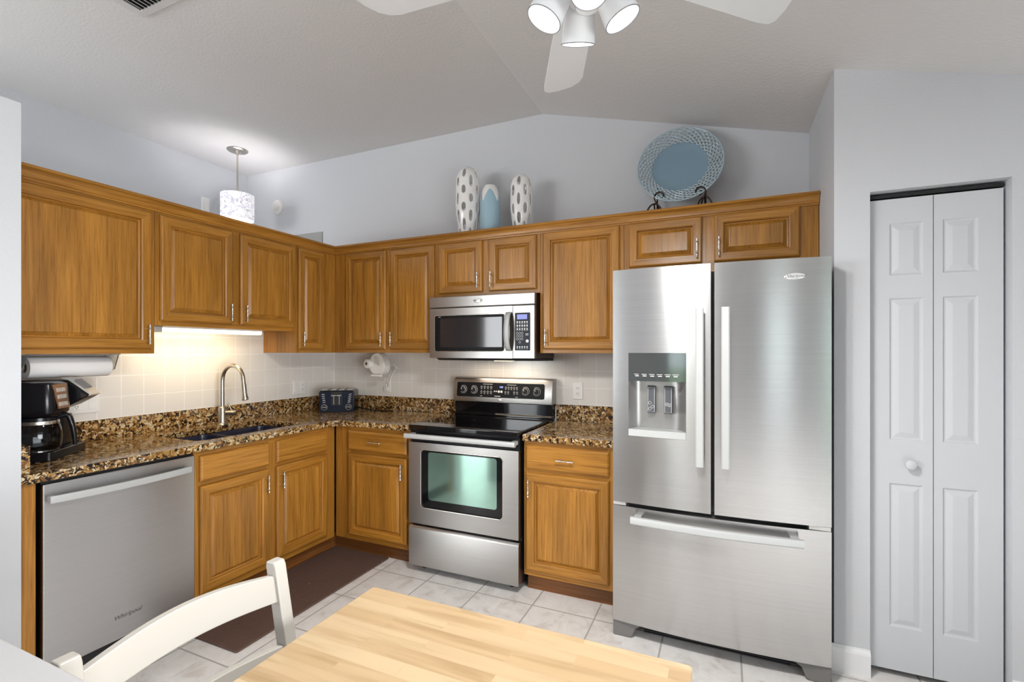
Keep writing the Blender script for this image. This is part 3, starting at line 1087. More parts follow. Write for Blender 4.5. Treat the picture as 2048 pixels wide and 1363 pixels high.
def badge(x, z, y, rx, rz, parent, sz):
    m = MB()
    L = []
    for s, dy in ((1, 0), (1, .002), (.88, .0045), (.5, .0055), (.02, .0058)):
        L.append([(x + rx * s * math.cos(2 * PI * k / 28), y - dy, z + rz * s * math.sin(2 * PI * k / 28)) for k in range(28)])
    m.rings(L)
    o = m.build('badge', M_BADGE, parent, smooth=40)
    text('lettering', 'Whirlpool', sz, (x, y - .0060, z), ROT_BACK, M_BADGETX, o, .3)
    return o
badge(bx(1.612), 1.038, cpy(1.038), .021, .0075, cp, .0085)

# ------------------------------------------------------------------ microwave
mw = thing('microwave', 'stainless over-the-range microwave hung under the short cupboard', 'microwave', (1.618, -.2, 1.33))
X0, X1, MZ0, MZ1 = 1.240, 2.004, 1.338, 1.748
MB().box(X0 + .004, X1 - .004, -.370, -.012, 1.340, 1.7505).build('body', plain('microwave_side_brown', (0.05, 0.025, 0.018), .3, .3), mw, bevel=.003)
vg = MB().prism([(-.3705, 1.674), (-.3955, 1.674), (-.400, 1.679), (-.400, 1.744), (-.396, 1.748), (-.3705, 1.748)], lambda u, v, w_: (w_, u, v), X0, X1)
vo = vg.build('vent_cover', M_STEELM, mw, smooth=30)
badge(1.610, 1.713, -.4005, .033, .0135, vo, .0145)
dm = MB()
frame_plate(dm, (X0, 1.8565, MZ0, 1.6695), rrect(1.281, 1.799, 1.383, 1.622, .014, 5), -.3705, -.400)
mdoor = dm.build('door', M_STEELM, mw, smooth=30)
wb = MB().prism(rrect(1.2815, 1.7985, 1.3835, 1.6215, .0135, 5), lambda u, v, w_: (u, w_, v), -.3965, -.385).build('window_border', M_PANELB, mdoor)
MB().prism(rrect(1.322, 1.782, 1.410, 1.603, .004, 2), lambda u, v, w_: (u, w_, v), -.3975, -.3966).build('window_glass', M_MWGLASS, wb)
MB().tube([(x, -.4, z) for x, z in rrect(1.281, 1.799, 1.383, 1.622, .014, 5)], .0022, 6, closed=True).build('window_bezel', M_NICKEL, mdoor, smooth=60)
text('lettering', 'GOLD', .0075, (1.316, -.3969, 1.6125), ROT_BACK, M_MARK, wb)
h = MB()
L = []
for k in range(15):
    u = k / 14
    z = 1.385 + .245 * u
    y = -.4035 - .040 * math.sin(PI * u) ** .55
    L.append([(x_, y_, z) for x_, y_ in ((1.812, y), (1.820, y - .010), (1.838, y - .013), (1.848, y - .009), (1.850, y + .002), (1.838, y + .004), (1.820, y + .004))])
h.rings(L)
h.build('handle', M_HANDLE, mdoor, smooth=50)
cpn = MB().box(1.8585, X1, -.400, -.3705, MZ0, 1.6695).build('control_panel', M_STEELM, mw, bevel=.002)
kp = MB().prism(rrect(1.873, 1.975, 1.388, 1.624, .004, 3), lambda u, v, w_: (u, w_, v), -.4025, -.4003).build('keypad', plain('keypad_black_blue', (.006, .007, .016), .4, spec=.25), cpn)
MB().box(1.889, 1.956, -.4034, -.4026, 1.583, 1.613).build('display', M_LCD, kp)
km = MB()
for r_ in range(3):
    for c_ in range(5):
        x, z = 1.890 + .0165 * c_, 1.566 - .022 * r_
        km.lathe([(.0052, 0), (.0052, .0006)], (x, -.4027, z), (0, -1, 0), 10); dash(km, x, z - .0095, .010, -.4027, .002)
for r_ in range(3):
    for c_ in range(3):
        ring_mark(km, 1.890 + .0165 * c_, 1.496 - .018 * r_, .0065, -.4030, .0008)
ring_mark(km, 1.9065, 1.440, .0065, -.4030, .0008)
for c_ in range(5):
    km.lathe([(.005, 0), (.005, .0006)], (1.890 + .0165 * c_, -.4027, 1.410), (0, -1, 0), 10); dash(km, 1.890 + .0165 * c_, 1.399, .009, -.4027, .002)
km.lathe([(.010, 0), (.010, .0012)], (1.957, -.4027, 1.447), (0, -1, 0), 16)
for z in (1.484, 1.492): dash(km, 1.955, z, .020, -.4027, .003)
km.build('key_markings', M_MARK, kp)
un = MB().prism([(-.025, 1.338), (-.365, 1.338), (-.330, 1.322), (-.025, 1.318)], lambda u, v, w_: (w_, u, v), X0 + .03, X1 - .006)
un.build('underside', M_BLACKM, mw)
MB().box(1.66, 1.78, -.26, -.20, 1.3165, 1.3235).build('cooktop_lamp', M_TUBE, mw)
area_light('cooktop_lamp_light', (1.65, -.19, 1.312), (0, 0, 0), .50, .10, 1.5, (1, .82, .62))

# ------------------------------------------------------------------ refrigerator
fr = thing('refrigerator', 'large stainless french-door refrigerator with ice and water dispenser', 'fridge', (3.027, -.42, 0))
FX0, FX1 = 2.576, 3.478
MB().box(FX0 + .006, FX1 - .004, -.735, -.035, .06, 1.758).build('cabinet', M_GREYPL, fr, bevel=.006)
def fy_(x): return -.818 - .026 * (1 - ((x - 3.027) / .451) ** 2)
def curved_front(name, x0, x1, z0, z1, yb, hole=None, mat=M_STEEL):
    m = MB()
    xs = sorted(set([x0 + (x1 - x0) * k / 16 for k in range(17)] + (list(hole[:2]) if hole else [])))
    zs = [z0] + (list(hole[2:]) if hole else []) + [z1]
    def ed(x):   # soft vertical edges
        return fy_(x)
    for i in range(len(xs) - 1):
        for j in range(len(zs) - 1):
            if hole and hole[0] - 1e-6 <= xs[i] and xs[i + 1] <= hole[1] + 1e-6 and j == 1: continue
            m.face([(xs[i], ed(xs[i]), zs[j]), (xs[i + 1], ed(xs[i + 1]), zs[j]), (xs[i + 1], ed(xs[i + 1]), zs[j + 1]), (xs[i], ed(xs[i]), zs[j + 1])])
        for z in (z0, z1):
            m.face([(xs[i], ed(xs[i]), z), (xs[i + 1], ed(xs[i + 1]), z), (xs[i + 1], yb, z), (xs[i], yb, z)])
    for x in (x0, x1):
        for j in range(len(zs) - 1):
            m.face([(x, ed(x), zs[j]), (x, ed(x), zs[j + 1]), (x, yb, zs[j + 1]), (x, yb, zs[j])])
    m.face([(x0, yb, z0), (x1, yb, z0), (x1, yb, z1), (x0, yb, z1)]) if not hole else None
    return m.build(name, mat, fr, weld=True, smooth=30)
HX0, HX1, HZ0, HZ1 = 2.652, 2.914, .980, 1.376
dl = curved_front('door', FX0, 3.018, .657, 1.777, -.738, (HX0, HX1, HZ0, HZ1))
drr = curved_front('door', 3.033, FX1, .657, 1.777, -.738)
fz = curved_front('freezer_drawer', FX0, FX1, .078, .638, -.738)
badge(3.345, 1.700, fy_(3.345) - .0003, .041, .0145, drr, .019)
def vbar(x, z0, z1, parent):
    m = MB(); L = []
    for k in range(13):
        u = k / 12
        z = z0 + (z1 - z0) * u
        y = fy_(x) - .034 - .012 * math.sin(PI * u)
        L.append([(x - .017, y, z), (x - .017, y - .008, z), (x - .012, y - .012, z), (x + .012, y - .012, z), (x + .017, y - .008, z), (x + .017, y, z)])
    m.rings(L)
    for z in (z0 + .03, z1 - .03):
        m.box(x - .010, x + .010, fy_(x) - .038, fy_(x), z - .016, z + .016)
    m.build('handle', M_HANDLE, parent, smooth=35)
vbar(2.973, .872, 1.573, dl)
vbar(3.078, .874, 1.577, drr)
m = MB(); L = []
for k in range(17):
    u = k / 16
    x = 2.671 + .700 * u
    y = -.884 - .024 * math.sin(PI * u)
    L.append([(x, y + .008, .612), (x, y - .004, .610), (x, y - .007, .604), (x, y - .007, .582), (x, y - .003, .577), (x, y + .008, .577)])
m.rings(L)
for x in (2.70, 3.342):
    m.box(x - .016, x + .016, -.880, fy_(x), .584, .607)
m.build('handle', M_HANDLE, fz, smooth=35)
# dispenser
dsp = MB()
nb = 10
def ry(x, dep): # recess, scooped in plan
    u = (x - HX0) / (HX1 - HX0)
    return fy_(x) + dep * min(1, 1.5 * max(0, math.sin(PI * u)) ** .5)
zs = [1.013, 1.243]
for i in range(nb):
    xa, xb = HX0 + (HX1 - HX0) * i / nb, HX0 + (HX1 - HX0) * (i + 1) / nb
    dsp.face([(xa, ry(xa, .075), zs[0]), (xb, ry(xb, .075), zs[0]), (xb, ry(xb, .062), zs[1]), (xa, ry(xa, .062), zs[1])])
    dsp.face([(xa, fy_(xa), zs[1]), (xb, fy_(xb), zs[1]), (xb, ry(xb, .062), zs[1]), (xa, ry(xa, .062), zs[1])])
dispo = dsp.build('dispenser', plain('dispenser_recess_grey', (0.34, 0.335, 0.33), 0.34, 0.7), dl, weld=True, smooth=50)
def plate_on(x0, x1, z0, z1, out, back, n=8):
    m = MB(); L = []
    for k in range(n + 1):
        x = x0 + (x1 - x0) * k / n
        L.append([(x, fy_(x) + back, z0), (x, fy_(x) - out, z0), (x, fy_(x) - out, z1), (x, fy_(x) + back, z1)])
    m.rings(L)
    return m
dpn = plate_on(HX0 + .001, HX1 - .001, 1.243, HZ1 - .001, .002, .03).build('display_panel', M_MIRROR, dispo, smooth=30)
mk = MB()
for i in range(6):
    x = 2.694 + .035 * i
    mk.box(x - .014, x + .014, fy_(x) - .0026, fy_(x) - .0021, 1.2745, 1.2765)
    mk.box(x - .009, x + .009, fy_(x) - .0026, fy_(x) - .0021, 1.2655, 1.2695)
mk.build('key_markings', M_MARK, dpn)
tr = plate_on(HX0 + .001, HX1 - .001, HZ0 + .001, 1.013, .004, .075).build('drip_tray', M_HANDLE, dispo, smooth=30)
for x0, x1, kind in ((2.734, 2.772, 'ice'), (2.812, 2.850, 'water')):
    yb = fy_((x0 + x1) / 2) + .050
    p = MB()
    p.prism([(yb, 1.088), (yb - .006, 1.090), (yb - .002, 1.216), (yb + .012, 1.220), (yb + .012, 1.088)], lambda u, v, w_: (w_, u, v), x0, x1)
    po = p.build('paddle', plain('paddle_dark_grey', (.075, .08, .09), .4), dispo, bevel=.002)
    ic = MB()
    yk = yb - .0068
    def yy(z): return yb - .0062 + .004 * (z - 1.09) / .126
    R4 = [(x0 + .004, 1.095), (x1 - .004, 1.095), (x1 - .004, 1.210), (x0 + .004, 1.210)]
    ic.tube([(x, yy(z) - .0006, z) for x, z in R4], .0008, 4, closed=True)
    xc = (x0 + x1) / 2
    if kind == 'ice':
        for ax_, az in ((xc - .006, 1.138), (xc + .006, 1.120), (xc - .006, 1.110)):
            ic.tube([(ax_ + q_[0] * .008, yy(az) - .0008, az + q_[1] * .008) for q_ in ((1, 0), (0, 1), (-1, 0), (0, -1))], .0009, 4, closed=True)
    else:
        for j in range(3):
            z0_ = 1.126 + .006 * j
            ic.tube([(x0 + .005 + (x1 - x0 - .010) * k / 12, yy(z0_) - .0008, z0_ + .0022 * math.sin(2 * PI * k / 12)) for k in range(13)], .0008, 4)
    ic.build('icon', M_MARK, po)
for x0, x1 in ((FX0 + .002, FX0 + .062), (FX1 - .080, FX1 - .002)):
    MB().box(x0, x1, fy_((x0 + x1) / 2) + .004, -.74, .6395, .6555).build('hinge_cover', M_SILVER, fr)
for s, x0 in ((1, FX0), (-1, FX1)):
    m = MB()
    xs = [x0, x0 + s * .055, x0 + s * .085, x0 + s * .110, x0 + s * .135]
    pr = [(x0, .002), (x0 + s * .080, .002), (x0 + s * .092, .012), (x0 + s * .105, .048), (x0 + s * .130, .066), (x0 + s * .135, .0765), (x0, .0765)]
    m.prism(pr, lambda u, v, w_: (u, w_, v), -.812, -.72)
    m.build('foot', plain('fridge_foot_grey', (.15, .145, .14), .5), fr, bevel=.004)
m = MB()
for k in range(6):
    m.box(FX0 + .14, FX1 - .14, -.765, -.750, .018 + .009 * k, .023 + .009 * k)
m.box(FX0 + .14, FX1 - .14, -.750, -.735, .012, .072)
m.build('toe_grille', M_BLACKM, fr)
# little things clinging to the fridge flank
mg = MB().prism([(-.700, 1.585), (-.690, 1.600), (-.683, 1.640), (-.668, 1.655), (-.660, 1.640), (-.668, 1.600)], lambda u, v, w_: (w_, u, v), 3.4745, 3.490)
tag(mg.build('magnet_clip', M_BLACKM, bevel=.002), 'small black clip on the right flank of the fridge', 'clip')

# ------------------------------------------------------------------ dining table and chair
tb = thing('dining_table', 'light butcher-block dining table in the foreground', 'table', (2.605, -2.6, 0))
TX0, TX1, TY0, TY1 = 2.203, 3.012, -3.06, -2.124
MB().prism(rrect(TX0, TX1, TY0, TY1, .008, 3), lambda u, v, w_: (u, v, w_), .722, .750).build('tabletop', M_BUTCH, tb, bevel=.003)
m = MB()
m.box(TX0 + .07, TX1 - .07, TY1 - .09, TY1 - .07, .64, .7215); m.box(TX0 + .07, TX1 - .07, TY0 + .07, TY0 + .09, .64, .7215)
m.box(TX0 + .07, TX0 + .09, TY0 + .09, TY1 - .09, .64, .7215); m.box(TX1 - .09, TX1 - .07, TY0 + .09, TY1 - .09, .64, .7215)
m.build('apron', M_CREAM, tb)
for x in (TX0 + .07, TX1 - .125):
    for y in (TY0 + .07, TY1 - .125):
        MB().rings([[(x + .012, y + .012, 0), (x + .043, y + .012, 0), (x + .043, y + .043, 0), (x + .012, y + .043, 0)],
                    [(x, y, .63), (x + .055, y, .63), (x + .055, y + .055, .63), (x, y + .055, .63)],
                    [(x, y, .7215), (x + .055, y, .7215), (x + .055, y + .055, .7215), (x, y + .055, .7215)]])
        m = MB()
        m.rings([[(x + .012, y + .012, 0), (x + .043, y + .012, 0), (x + .043, y + .043, 0), (x + .012, y + .043, 0)],
                 [(x, y, .60), (x + .055, y, .60), (x + .055, y + .055, .60), (x, y + .055, .60)],
                 [(x, y, .7215), (x + .055, y, .7215), (x + .055, y + .055, .7215), (x, y + .055, .7215)]])
        m.build('leg', M_CREAM, tb, bevel=.003)

ch = thing('dining_chair', 'cream painted ladder-back dining chair pushed up to the butcher-block table', 'chair', (2.28, -2.52, 0))
CY0, CY1 = -2.742, -2.300
def back_x(z): return 2.062 + (.872 - z) * .20 if z > .45 else 2.062 + .422 * .20 - (.45 - z) * .10
def post(y):
    m = MB(); L = []
    for z in (0, .20, .45, .62, .78, .862, .874):
        x = back_x(z)
        hw = .017 if z < .87 else .013
        L.append([(x - hw, y - .016, z), (x + hw, y - .016, z), (x + hw, y + .016, z), (x - hw, y + .016, z)])
    m.rings(L)
    m.build('rear_leg', M_CREAM, ch, bevel=.004)
post(CY0 + .016); post(CY1 - .016)
def rail(z0, z1, arch, bow, name, arch0=0):
    m = MB(); L = []
    for k in range(17):
        u = k / 16
        y = CY0 + .028 + (CY1 - CY0 - .056) * u
        b = math.sin(PI * u)
        zt = z1 + arch * b
        zb = z0 + arch0 * b
        xo = -bow * b
        L.append([(back_x(zb) + xo - .009, y, zb), (back_x(zb) + xo + .009, y, zb), (back_x(zt) + xo + .009, y, zt), (back_x(zt) + xo - .009, y, zt)])
    m.rings(L)
    m.build(name, M_CREAM, ch, bevel=.003, smooth=30)
rail(.781, .842, .020, .018, 'crest_rail', .011)
rail(.630, .683, .012, .018, 'back_slat')
MB().prism(rrect(2.125, 2.53, CY0 + .010, CY1 - .010, .03), lambda u, v, w_: (u, v, w_), .425, .455).build('seat', M_CREAM, ch, bevel=.006)
for y in (CY0 + .05, CY1 - .05):
    m = MB(); m.rings([[(2.475, y - .013, 0), (2.501, y - .013, 0), (2.501, y + .013, 0), (2.475, y + .013, 0)], [(2.468, y - .019, .4245), (2.506, y - .019, .4245), (2.506, y + .019, .4245), (2.468, y + .019, .4245)]])
    m.build('front_leg', M_CREAM, ch, bevel=.003)

# floor mat
tag(MB().prism(rrect(.565, 1.030, -1.662, -.565, .01), lambda u, v, w_: (u, v, w_), .0005, .011).build('floor_mat', M_MAT, bevel=.003), 'dark brown kitchen mat on the tiles in front of the sink cupboard', 'mat')

# ------------------------------------------------------------------ small appliances and plates
# toaster, set diagonally in the corner
def local_frame(o, ex, ey):
    o, ex, ey = Vector(o), Vector(ex).normalized(), Vector(ey).normalized()
    return lambda a, b, c: tuple(o + ex * a + ey * b + Vector((0, 0, c)))
ang = Vector((.216, .143, 0)).normalized()
nrm = Vector((.143, -.216, 0)).normalized()
TF = local_frame((.340, -.326, .911), ang, -nrm)       # a to the right, b backwards
ts = thing('toaster', 'glossy navy four-slice toaster standing diagonally in the worktop corner', 'toaster', TF(0, .12, .0005))
m = MB(TF); m.prism(rrect(-.132, .132, .012, .168, .020, 5), lambda u, v, w_: (u, w_, v), .012, .225)
m.build('shell', M_BLACK, ts, bevel=.006)
m = MB(TF); m.prism(rrect(-.126, .126, .004, .160, .012, 4), lambda u, v, w_: (u, w_, v), .002, .0115)
fp = m.build('front_panel', M_NAVY, ts, bevel=.003)
MB(TF).box(-.130, .130, .006, .225, .0006, .0118).build('base', M_BLACKM, ts)
m = MB(TF)
for a0 in (-.115, -.050, .010, .072):
    m.box(a0, a0 + .042, .04, .20, .1682, .1735)
m.build('slot_guides', M_SILVER, ts)
m = MB(TF); m.box(-.038, .042, .0005, .0019, .055, .158); slot = m.build('lever_slot', M_BLACKM, fp)
for a0 in (-.036, .004):
    m = MB(TF); m.box(a0, a0 + .034, -.014, .0004, .128, .134); m.box(a0 + .015, a0 + .019, -.0005, .0004, .062, .126)
    m.build('lever', M_SILVER, slot)
for c_ in (-.088, .090):
    m = MB()
    o_ = Vector(TF(c_, .002, .042)); ax_ = -(Vector(TF(0, 1, 0)) - Vector(TF(0, 0, 0)))
    m.lathe([(.020, 0), (.020, .008), (.017, .010)], o_, ax_, 20)
    kn = m.build('knob', M_BLACKM, fp, smooth=35)
    m = MB(TF)
    m.tube([(c_ + .0215 * math.cos(t), -.003, .042 + .0215 * math.sin(t)) for t in [2 * PI * q_ / 20 for q_ in range(20)]], .0016, 6, closed=True)
    m.box(c_ - .016, c_ + .016, -.0098, -.0082, .040, .044)
    m.build('knob_ring', M_SILVER, kn)
for s in (-1, 1):
    m = MB(TF)
    for k in range(5):
        cz = .078 + .015 * k
        ca = s * (.092 + .002 * k) + .002
        m.face([(ca - .010, .0014, cz - .003), (ca + .010, .0014, cz + .002), (ca + .010, .0014, cz + .006), (ca - .010, .0014, cz + .001)])
    m.build('printed_marks', M_MARK, fp)
P = [TF(.125, .19, .02), (.55, -.16, .918), (.62, -.12, .915), (.70, -.10, .915)]
MB().tube(P, .004, 8).build('cord', M_BLACK, ts, smooth=60)

# electric can opener under the corner cupboard
co = thing('can_opener', 'white under-cabinet electric can opener with hanging cord', 'can opener', (.56, -.17, 1.21))
m = MB()
m.prism([(.515, 1.245), (.540, 1.215), (.560, 1.203), (.640, 1.203), (.660, 1.225), (.668, 1.262), (.662, 1.305), (.640, 1.345), (.610, 1.3715), (.570, 1.3715), (.545, 1.355), (.528, 1.325), (.510, 1.300)], lambda u, v, w_: (u, w_, v), -.165, -.085)
m.build('housing', M_WHITE, co, bevel=.010, seg=3)
m = MB(); m.lathe([(.040, 0), (.040, .030), (.036, .038), (.030, .041), (.012, .041), (.010, .036), (0, .036)], (.522, -.150, 1.285), (-.15, -1, 0), 28)
m.build('motor_cap', M_WHITE, co, smooth=35)
MB().lathe([(.011, 0), (.011, .002)], (.522 - .006, -.192, 1.285), (-.15, -1, 0), 16).build('cap_hole', plain('brown_socket', (.12, .07, .03), .5), co)
MB().box(.548, .640, -.178, -.150, 1.186, 1.2025).build('lever', M_WHITE, co, bevel=.003)
MB().prism([(.575, 1.290), (.620, 1.268), (.626, 1.285), (.610, 1.325), (.590, 1.345), (.572, 1.340)], lambda u, v, w_: (u, w_, v), -.1685, -.1655).build('blade_plate', M_SILVER, co)
cd = MB()
cd.tube([(.668, -.09, 1.27), (.690, -.08, 1.275), (.700, -.06, 1.25), (.665, -.05, 1.22), (.640, -.045, 1.17), (.620, -.04, 1.12), (.600, -.04, 1.085), (.585, -.038, 1.075)], .0028, 8)
cd.tube([(.690, -.08, 1.275), (.710, -.06, 1.26), (.650, -.05, 1.19), (.622, -.045, 1.14), (.612, -.04, 1.10), (.590, -.035, 1.082), (.578, -.03, 1.10), (.600, -.035, 1.16), (.640, -.04, 1.23)], .0028, 8)
cd.tube([(.575, -.150, 1.205), (.580, -.12, 1.18), (.592, -.10, 1.17)], .0028, 8)
cd.box(.566, .590, -.038, -.0165, 1.068, 1.092)
cd.build('cord', M_WHITE, co, smooth=50)

def wall_plate(name, label, cat, T, a0, a1, z0, z1, gangs, d0):
    o = thing(name, label, cat, T((a0 + a1) / 2, d0, (z0 + z1) / 2))
    MB(T).box(a0, a1, d0 + .0002, d0 + .006, z0, z1).build('cover_plate', M_PLATEW, o, bevel=.003)
    n = len(gangs)
    zc = (z0 + z1) / 2
    for i, g in enumerate(gangs):
        c = a0 + (a1 - a0) * (i + .5) / n
        if g == 'o':
            MB(T).box(c - .016, c + .016, d0 + .0062, d0 + .0085, zc - .034, zc + .034).build('socket', M_PLATEW, o, bevel=.003)
            m = MB(T)
            for s in (-1, 1):
                for q_ in (-.006, .006):
                    m.box(c + q_ - .0012, c + q_ + .0012, d0 + .0085, d0 + .0088, zc + s * .018 - .003, zc + s * .018 + .006)
                m.box(c - .002, c + .002, d0 + .0085, d0 + .0088, zc + s * .018 - .009, zc + s * .018 - .006)
            m.build('socket_holes', M_BLACKM, o)
        else:
            MB(T).prism([(d0 + .0062, zc - .033), (d0 + .0095, zc - .033), (d0 + .0075, zc), (d0 + .0105, zc + .033), (d0 + .0062, zc + .033)], lambda u, v, w_: (w_, u, v), c - .016, c + .016).build('rocker', M_PLATEW, o)
    return o
wall_plate('outlet', 'white double wall plate behind the coffee maker', 'outlet', T_left, -1.838, -1.702, 1.060, 1.168, 'os', .008)
wall_plate('switch_plate', 'white double wall plate left of the toaster', 'switch', T_left, -.441, -.325, 1.043, 1.156, 'so', .008)
wall_plate('outlet', 'white outlet on the tiles behind the can opener cord', 'outlet', T_back, .542, .612, 1.050, 1.165, 'o', .008)
wall_plate('outlet', 'white outlet on the tiles between oven and fridge', 'outlet', T_back, 2.133, 2.203, 1.058, 1.172, 'o', .008)
sw = thing('wall_sensor', 'small white box high on the far left wall beside the pendant', 'switch', (XL, -.415, 2.66))
MB().box(XL + .0005, XL + .02, -.448, -.380, 2.600, 2.722).build('cover_plate', M_PLATEW, sw, bevel=.003)
MB().box(XL + .0202, XL + .026, -.428, -.392, 2.615, 2.675).build('button', M_WHITE, sw)
sd = thing('smoke_detector', 'round white smoke detector high on the back wall', 'detector', (-.673, -.02, 2.70))
MB().lathe([(.068, 0), (.068, .012), (.062, .020), (.050, .024)], (-.673, -.0005, 2.700), (0, -1, 0), 32).build('base', M_WHITE, sd, smooth=35)
MB().lathe([(.042, 0), (.040, .014), (.030, .018), (0, .019)], (-.673, -.0247, 2.700), (0, -1, 0), 28).build('sensor_cap', M_WHITE, sd, smooth=35)
pb = MB().box(-.72, -.128, -.010, -.0005, 1.70, 2.424).build('wall_panel', M_GREYPN, bevel=.002)
tag(pb, 'flat grey panel on the back wall behind the left wall cupboards', 'panel')

# paper towel roll and its holder under the first cupboard
ph = thing('paper_towel_holder', 'clear paper towel holder fixed under the wide left wall cupboard', 'holder', (.165, -1.9, 1.37))
m = MB()
m.box(.10, .23, -2.085, -1.715, 1.3665, 1.3718)
for y in (-2.078, -1.722):
    m.prism([(.105, 1.366), (.225, 1.366), (.190, 1.292), (.165, 1.285), (.140, 1.292)], lambda u, v, w_: (u, w_, v), y - .003, y + .003)
m.build('bracket', M_CLEARPL, ph)
MB().cyl((.165, -2.080, 1.308), (.165, -1.720, 1.308), .006, 12).build('rod', M_NICKEL, ph)
rl = thing('paper_towel_roll', 'white paper towel roll hanging above the coffee maker', 'paper towel', (.165, -1.9, 1.308))
m = MB(); m.lathe([(.0215, 0), (.048, .0005), (.050, .004), (.050, .316), (.048, .3195), (.0215, .32)], (.165, -2.060, 1.308), (0, 1, 0), 40, 0, False, False)
m.build('paper', M_PAPER, rl, smooth=35)
m = MB(); m.lathe([(.0195, -.002), (.0213, -.002), (.0213, .322), (.0195, .322), (.0195, -.002)], (.165, -2.060, 1.308), (0, 1, 0), 28, 0, False, False)
m.build('core', M_CARD, rl, smooth=35)

# lamp strip under the short cupboard
ul = thing('strip_lamp', 'lit strip lamp under the short cupboard above the sink', 'lamp', (.25, -1.25, 1.50))
MB().box(.205, .285, -1.585, -1.545, 1.488, 1.5195).build('end_cap', M_SILVER, ul, bevel=.003)
MB().box(.205, .285, -1.5445, -.93, 1.512, 1.5195).build('housing', M_WHITE, ul)
m = MB(); m.prism([(.212, 1.5118), (.212, 1.497), (.222, 1.490), (.270, 1.490), (.280, 1.497), (.280, 1.5118)], lambda u, v, w_: (u, w_, v), -1.5445, -.93)
m.build('diffuser', M_TUBE, ul)
area_light('strip_lamp_light', (.20, -1.24, 1.482), (0, math.radians(24), 0), .06, .60, 1.7, (1, .78, .46))

# coffee maker: two-way brewer seen from its carafe side
wv_ = Vector((-.66, .75, 0)); nv_ = Vector((.75, .66, 0))
CF = local_frame((.437, -2.077, .911), wv_, -nv_)      # a across the front, b backwards
cm = thing('coffee_maker', 'black drip coffee maker with glass carafe at the left end of the worktop', 'coffee maker', CF(.14, .12, 0))
m = MB(CF); m.prism(rrect(.0, .282, .0, .205, .02, 4), lambda u, v, w_: (u, v, w_), .0008, .040)
m.build('base', M_BLACK, cm, bevel=.005)
m = MB(CF); m.prism(rrect(.172, .280, .052, .158, .02, 4), lambda u, v, w_: (u, v, w_), .0405, .1795); m.build('housing', M_BLACK, cm, bevel=.004)
m = MB(CF); m.prism(rrect(.002, .280, .160, .205, .015, 4), lambda u, v, w_: (u, v, w_), .0405, .1895); m.build('tower', M_BLACK, cm, bevel=.004)
m = MB(CF)
m.rings([[(u, v, z) for u, v in rrect(.0 + i, .170 - i, .0 + i * .8, .205, .03, 5)] for i, z in ((.020, .1900), (.006, .205), (.003, .24), (.006, .300), (.012, .330), (.030, .338))])
m.build('brew_head', M_BLACK, cm, smooth=40)
m = MB(CF)
m.prism([(-.045, .262), (-.050, .270), (.030, .338), (.060, .340), (.205, .340), (.205, .1900), (.10, .1900), (.02, .222)], lambda u, v, w_: (w_, u, v), .172, .278)
m.build('pod_head', M_BLACK, cm, bevel=.006)
m = MB(CF)
m.prism([(-.058, .268), (-.054, .278), (.026, .349), (.060, .352), (.060, .346), (.030, .3395), (-.049, .2715), (-.046, .262)], lambda u, v, w_: (w_, u, v), .182, .270)
lid = m.build('pod_lid', M_SILVER, cm, bevel=.003)
m = MB(CF); m.prism([(-.030, .3005), (.012, .3385), (.010, .3425), (-.033, .3045)], lambda u, v, w_: (w_, u, v), .200, .252); m.build('lid_latch', M_GREYPL, lid)
# slanted bronze button panel on the carafe-side shoulder
m = MB(CF)
def pf(u, v, w_):   # u across, v up the slope, w outwards
    return (.075 + u, -.0035 + .016 * v - w_ * .9, .222 + .106 * v + w_ * .2)
m.prism([(-.035, 0), (.045, 0), (.050, 1), (-.050, 1)], lambda u, v, w_: pf(u, v, w_), 0, .004)
bpn = m.build('button_panel', M_COPPER, cm)
m = MB(CF)
for v in (.18, .48, .76):
    for u in (-.028, .004):
        m.prism([(u, v - .08), (u + .026, v - .08), (u + .026, v + .08), (u, v + .08)], lambda p_, q_, w_: pf(p_, q_, w_), .0042, .007)
m.build('buttons', M_SILVER, bpn)
cf_c = Vector(CF(.085, .085, .042))
cg = MB(); cg.lathe([(.060, 0), (.072, .010), (.076, .045), (.074, .085), (.064, .118), (.060, .128)], cf_c, (0, 0, 1), 36, 0, True, False)
cgo = cg.build('carafe', M_GLASS, cm, smooth=40)
MB().lathe([(.0615, .128), (.0635, .128), (.0635, .142), (.050, .150), (.020, .152)], cf_c, (0, 0, 1), 32).build('carafe_lid', M_BLACK, cgo, smooth=35)
MB().lathe([(.0655, .112), (.0665, .116), (.0645, .127), (.0625, .127)], cf_c, (0, 0, 1), 32, 0, False, False).build('carafe_band', M_NICKEL, cgo, smooth=40)
m = MB(); m.lathe([(.058, -.0012), (.066, -.0012), (.066, -.0002), (.058, -.0002)], cf_c, (0, 0, 1), 28); m.build('hot_plate', M_NICKEL, cm)
hdn = (nv_ * .9 + wv_ * .35).normalized()
P = [cf_c + hdn * r_ + Vector((0, 0, z)) for r_, z in ((.062, .138), (.085, .146), (.098, .136), (.108, .095), (.114, .050), (.116, .008))]
MB().tube(P, [.010, .012, .012, .011, .010, .008], 12).build('carafe_handle', M_BLACK, cgo, smooth=60)

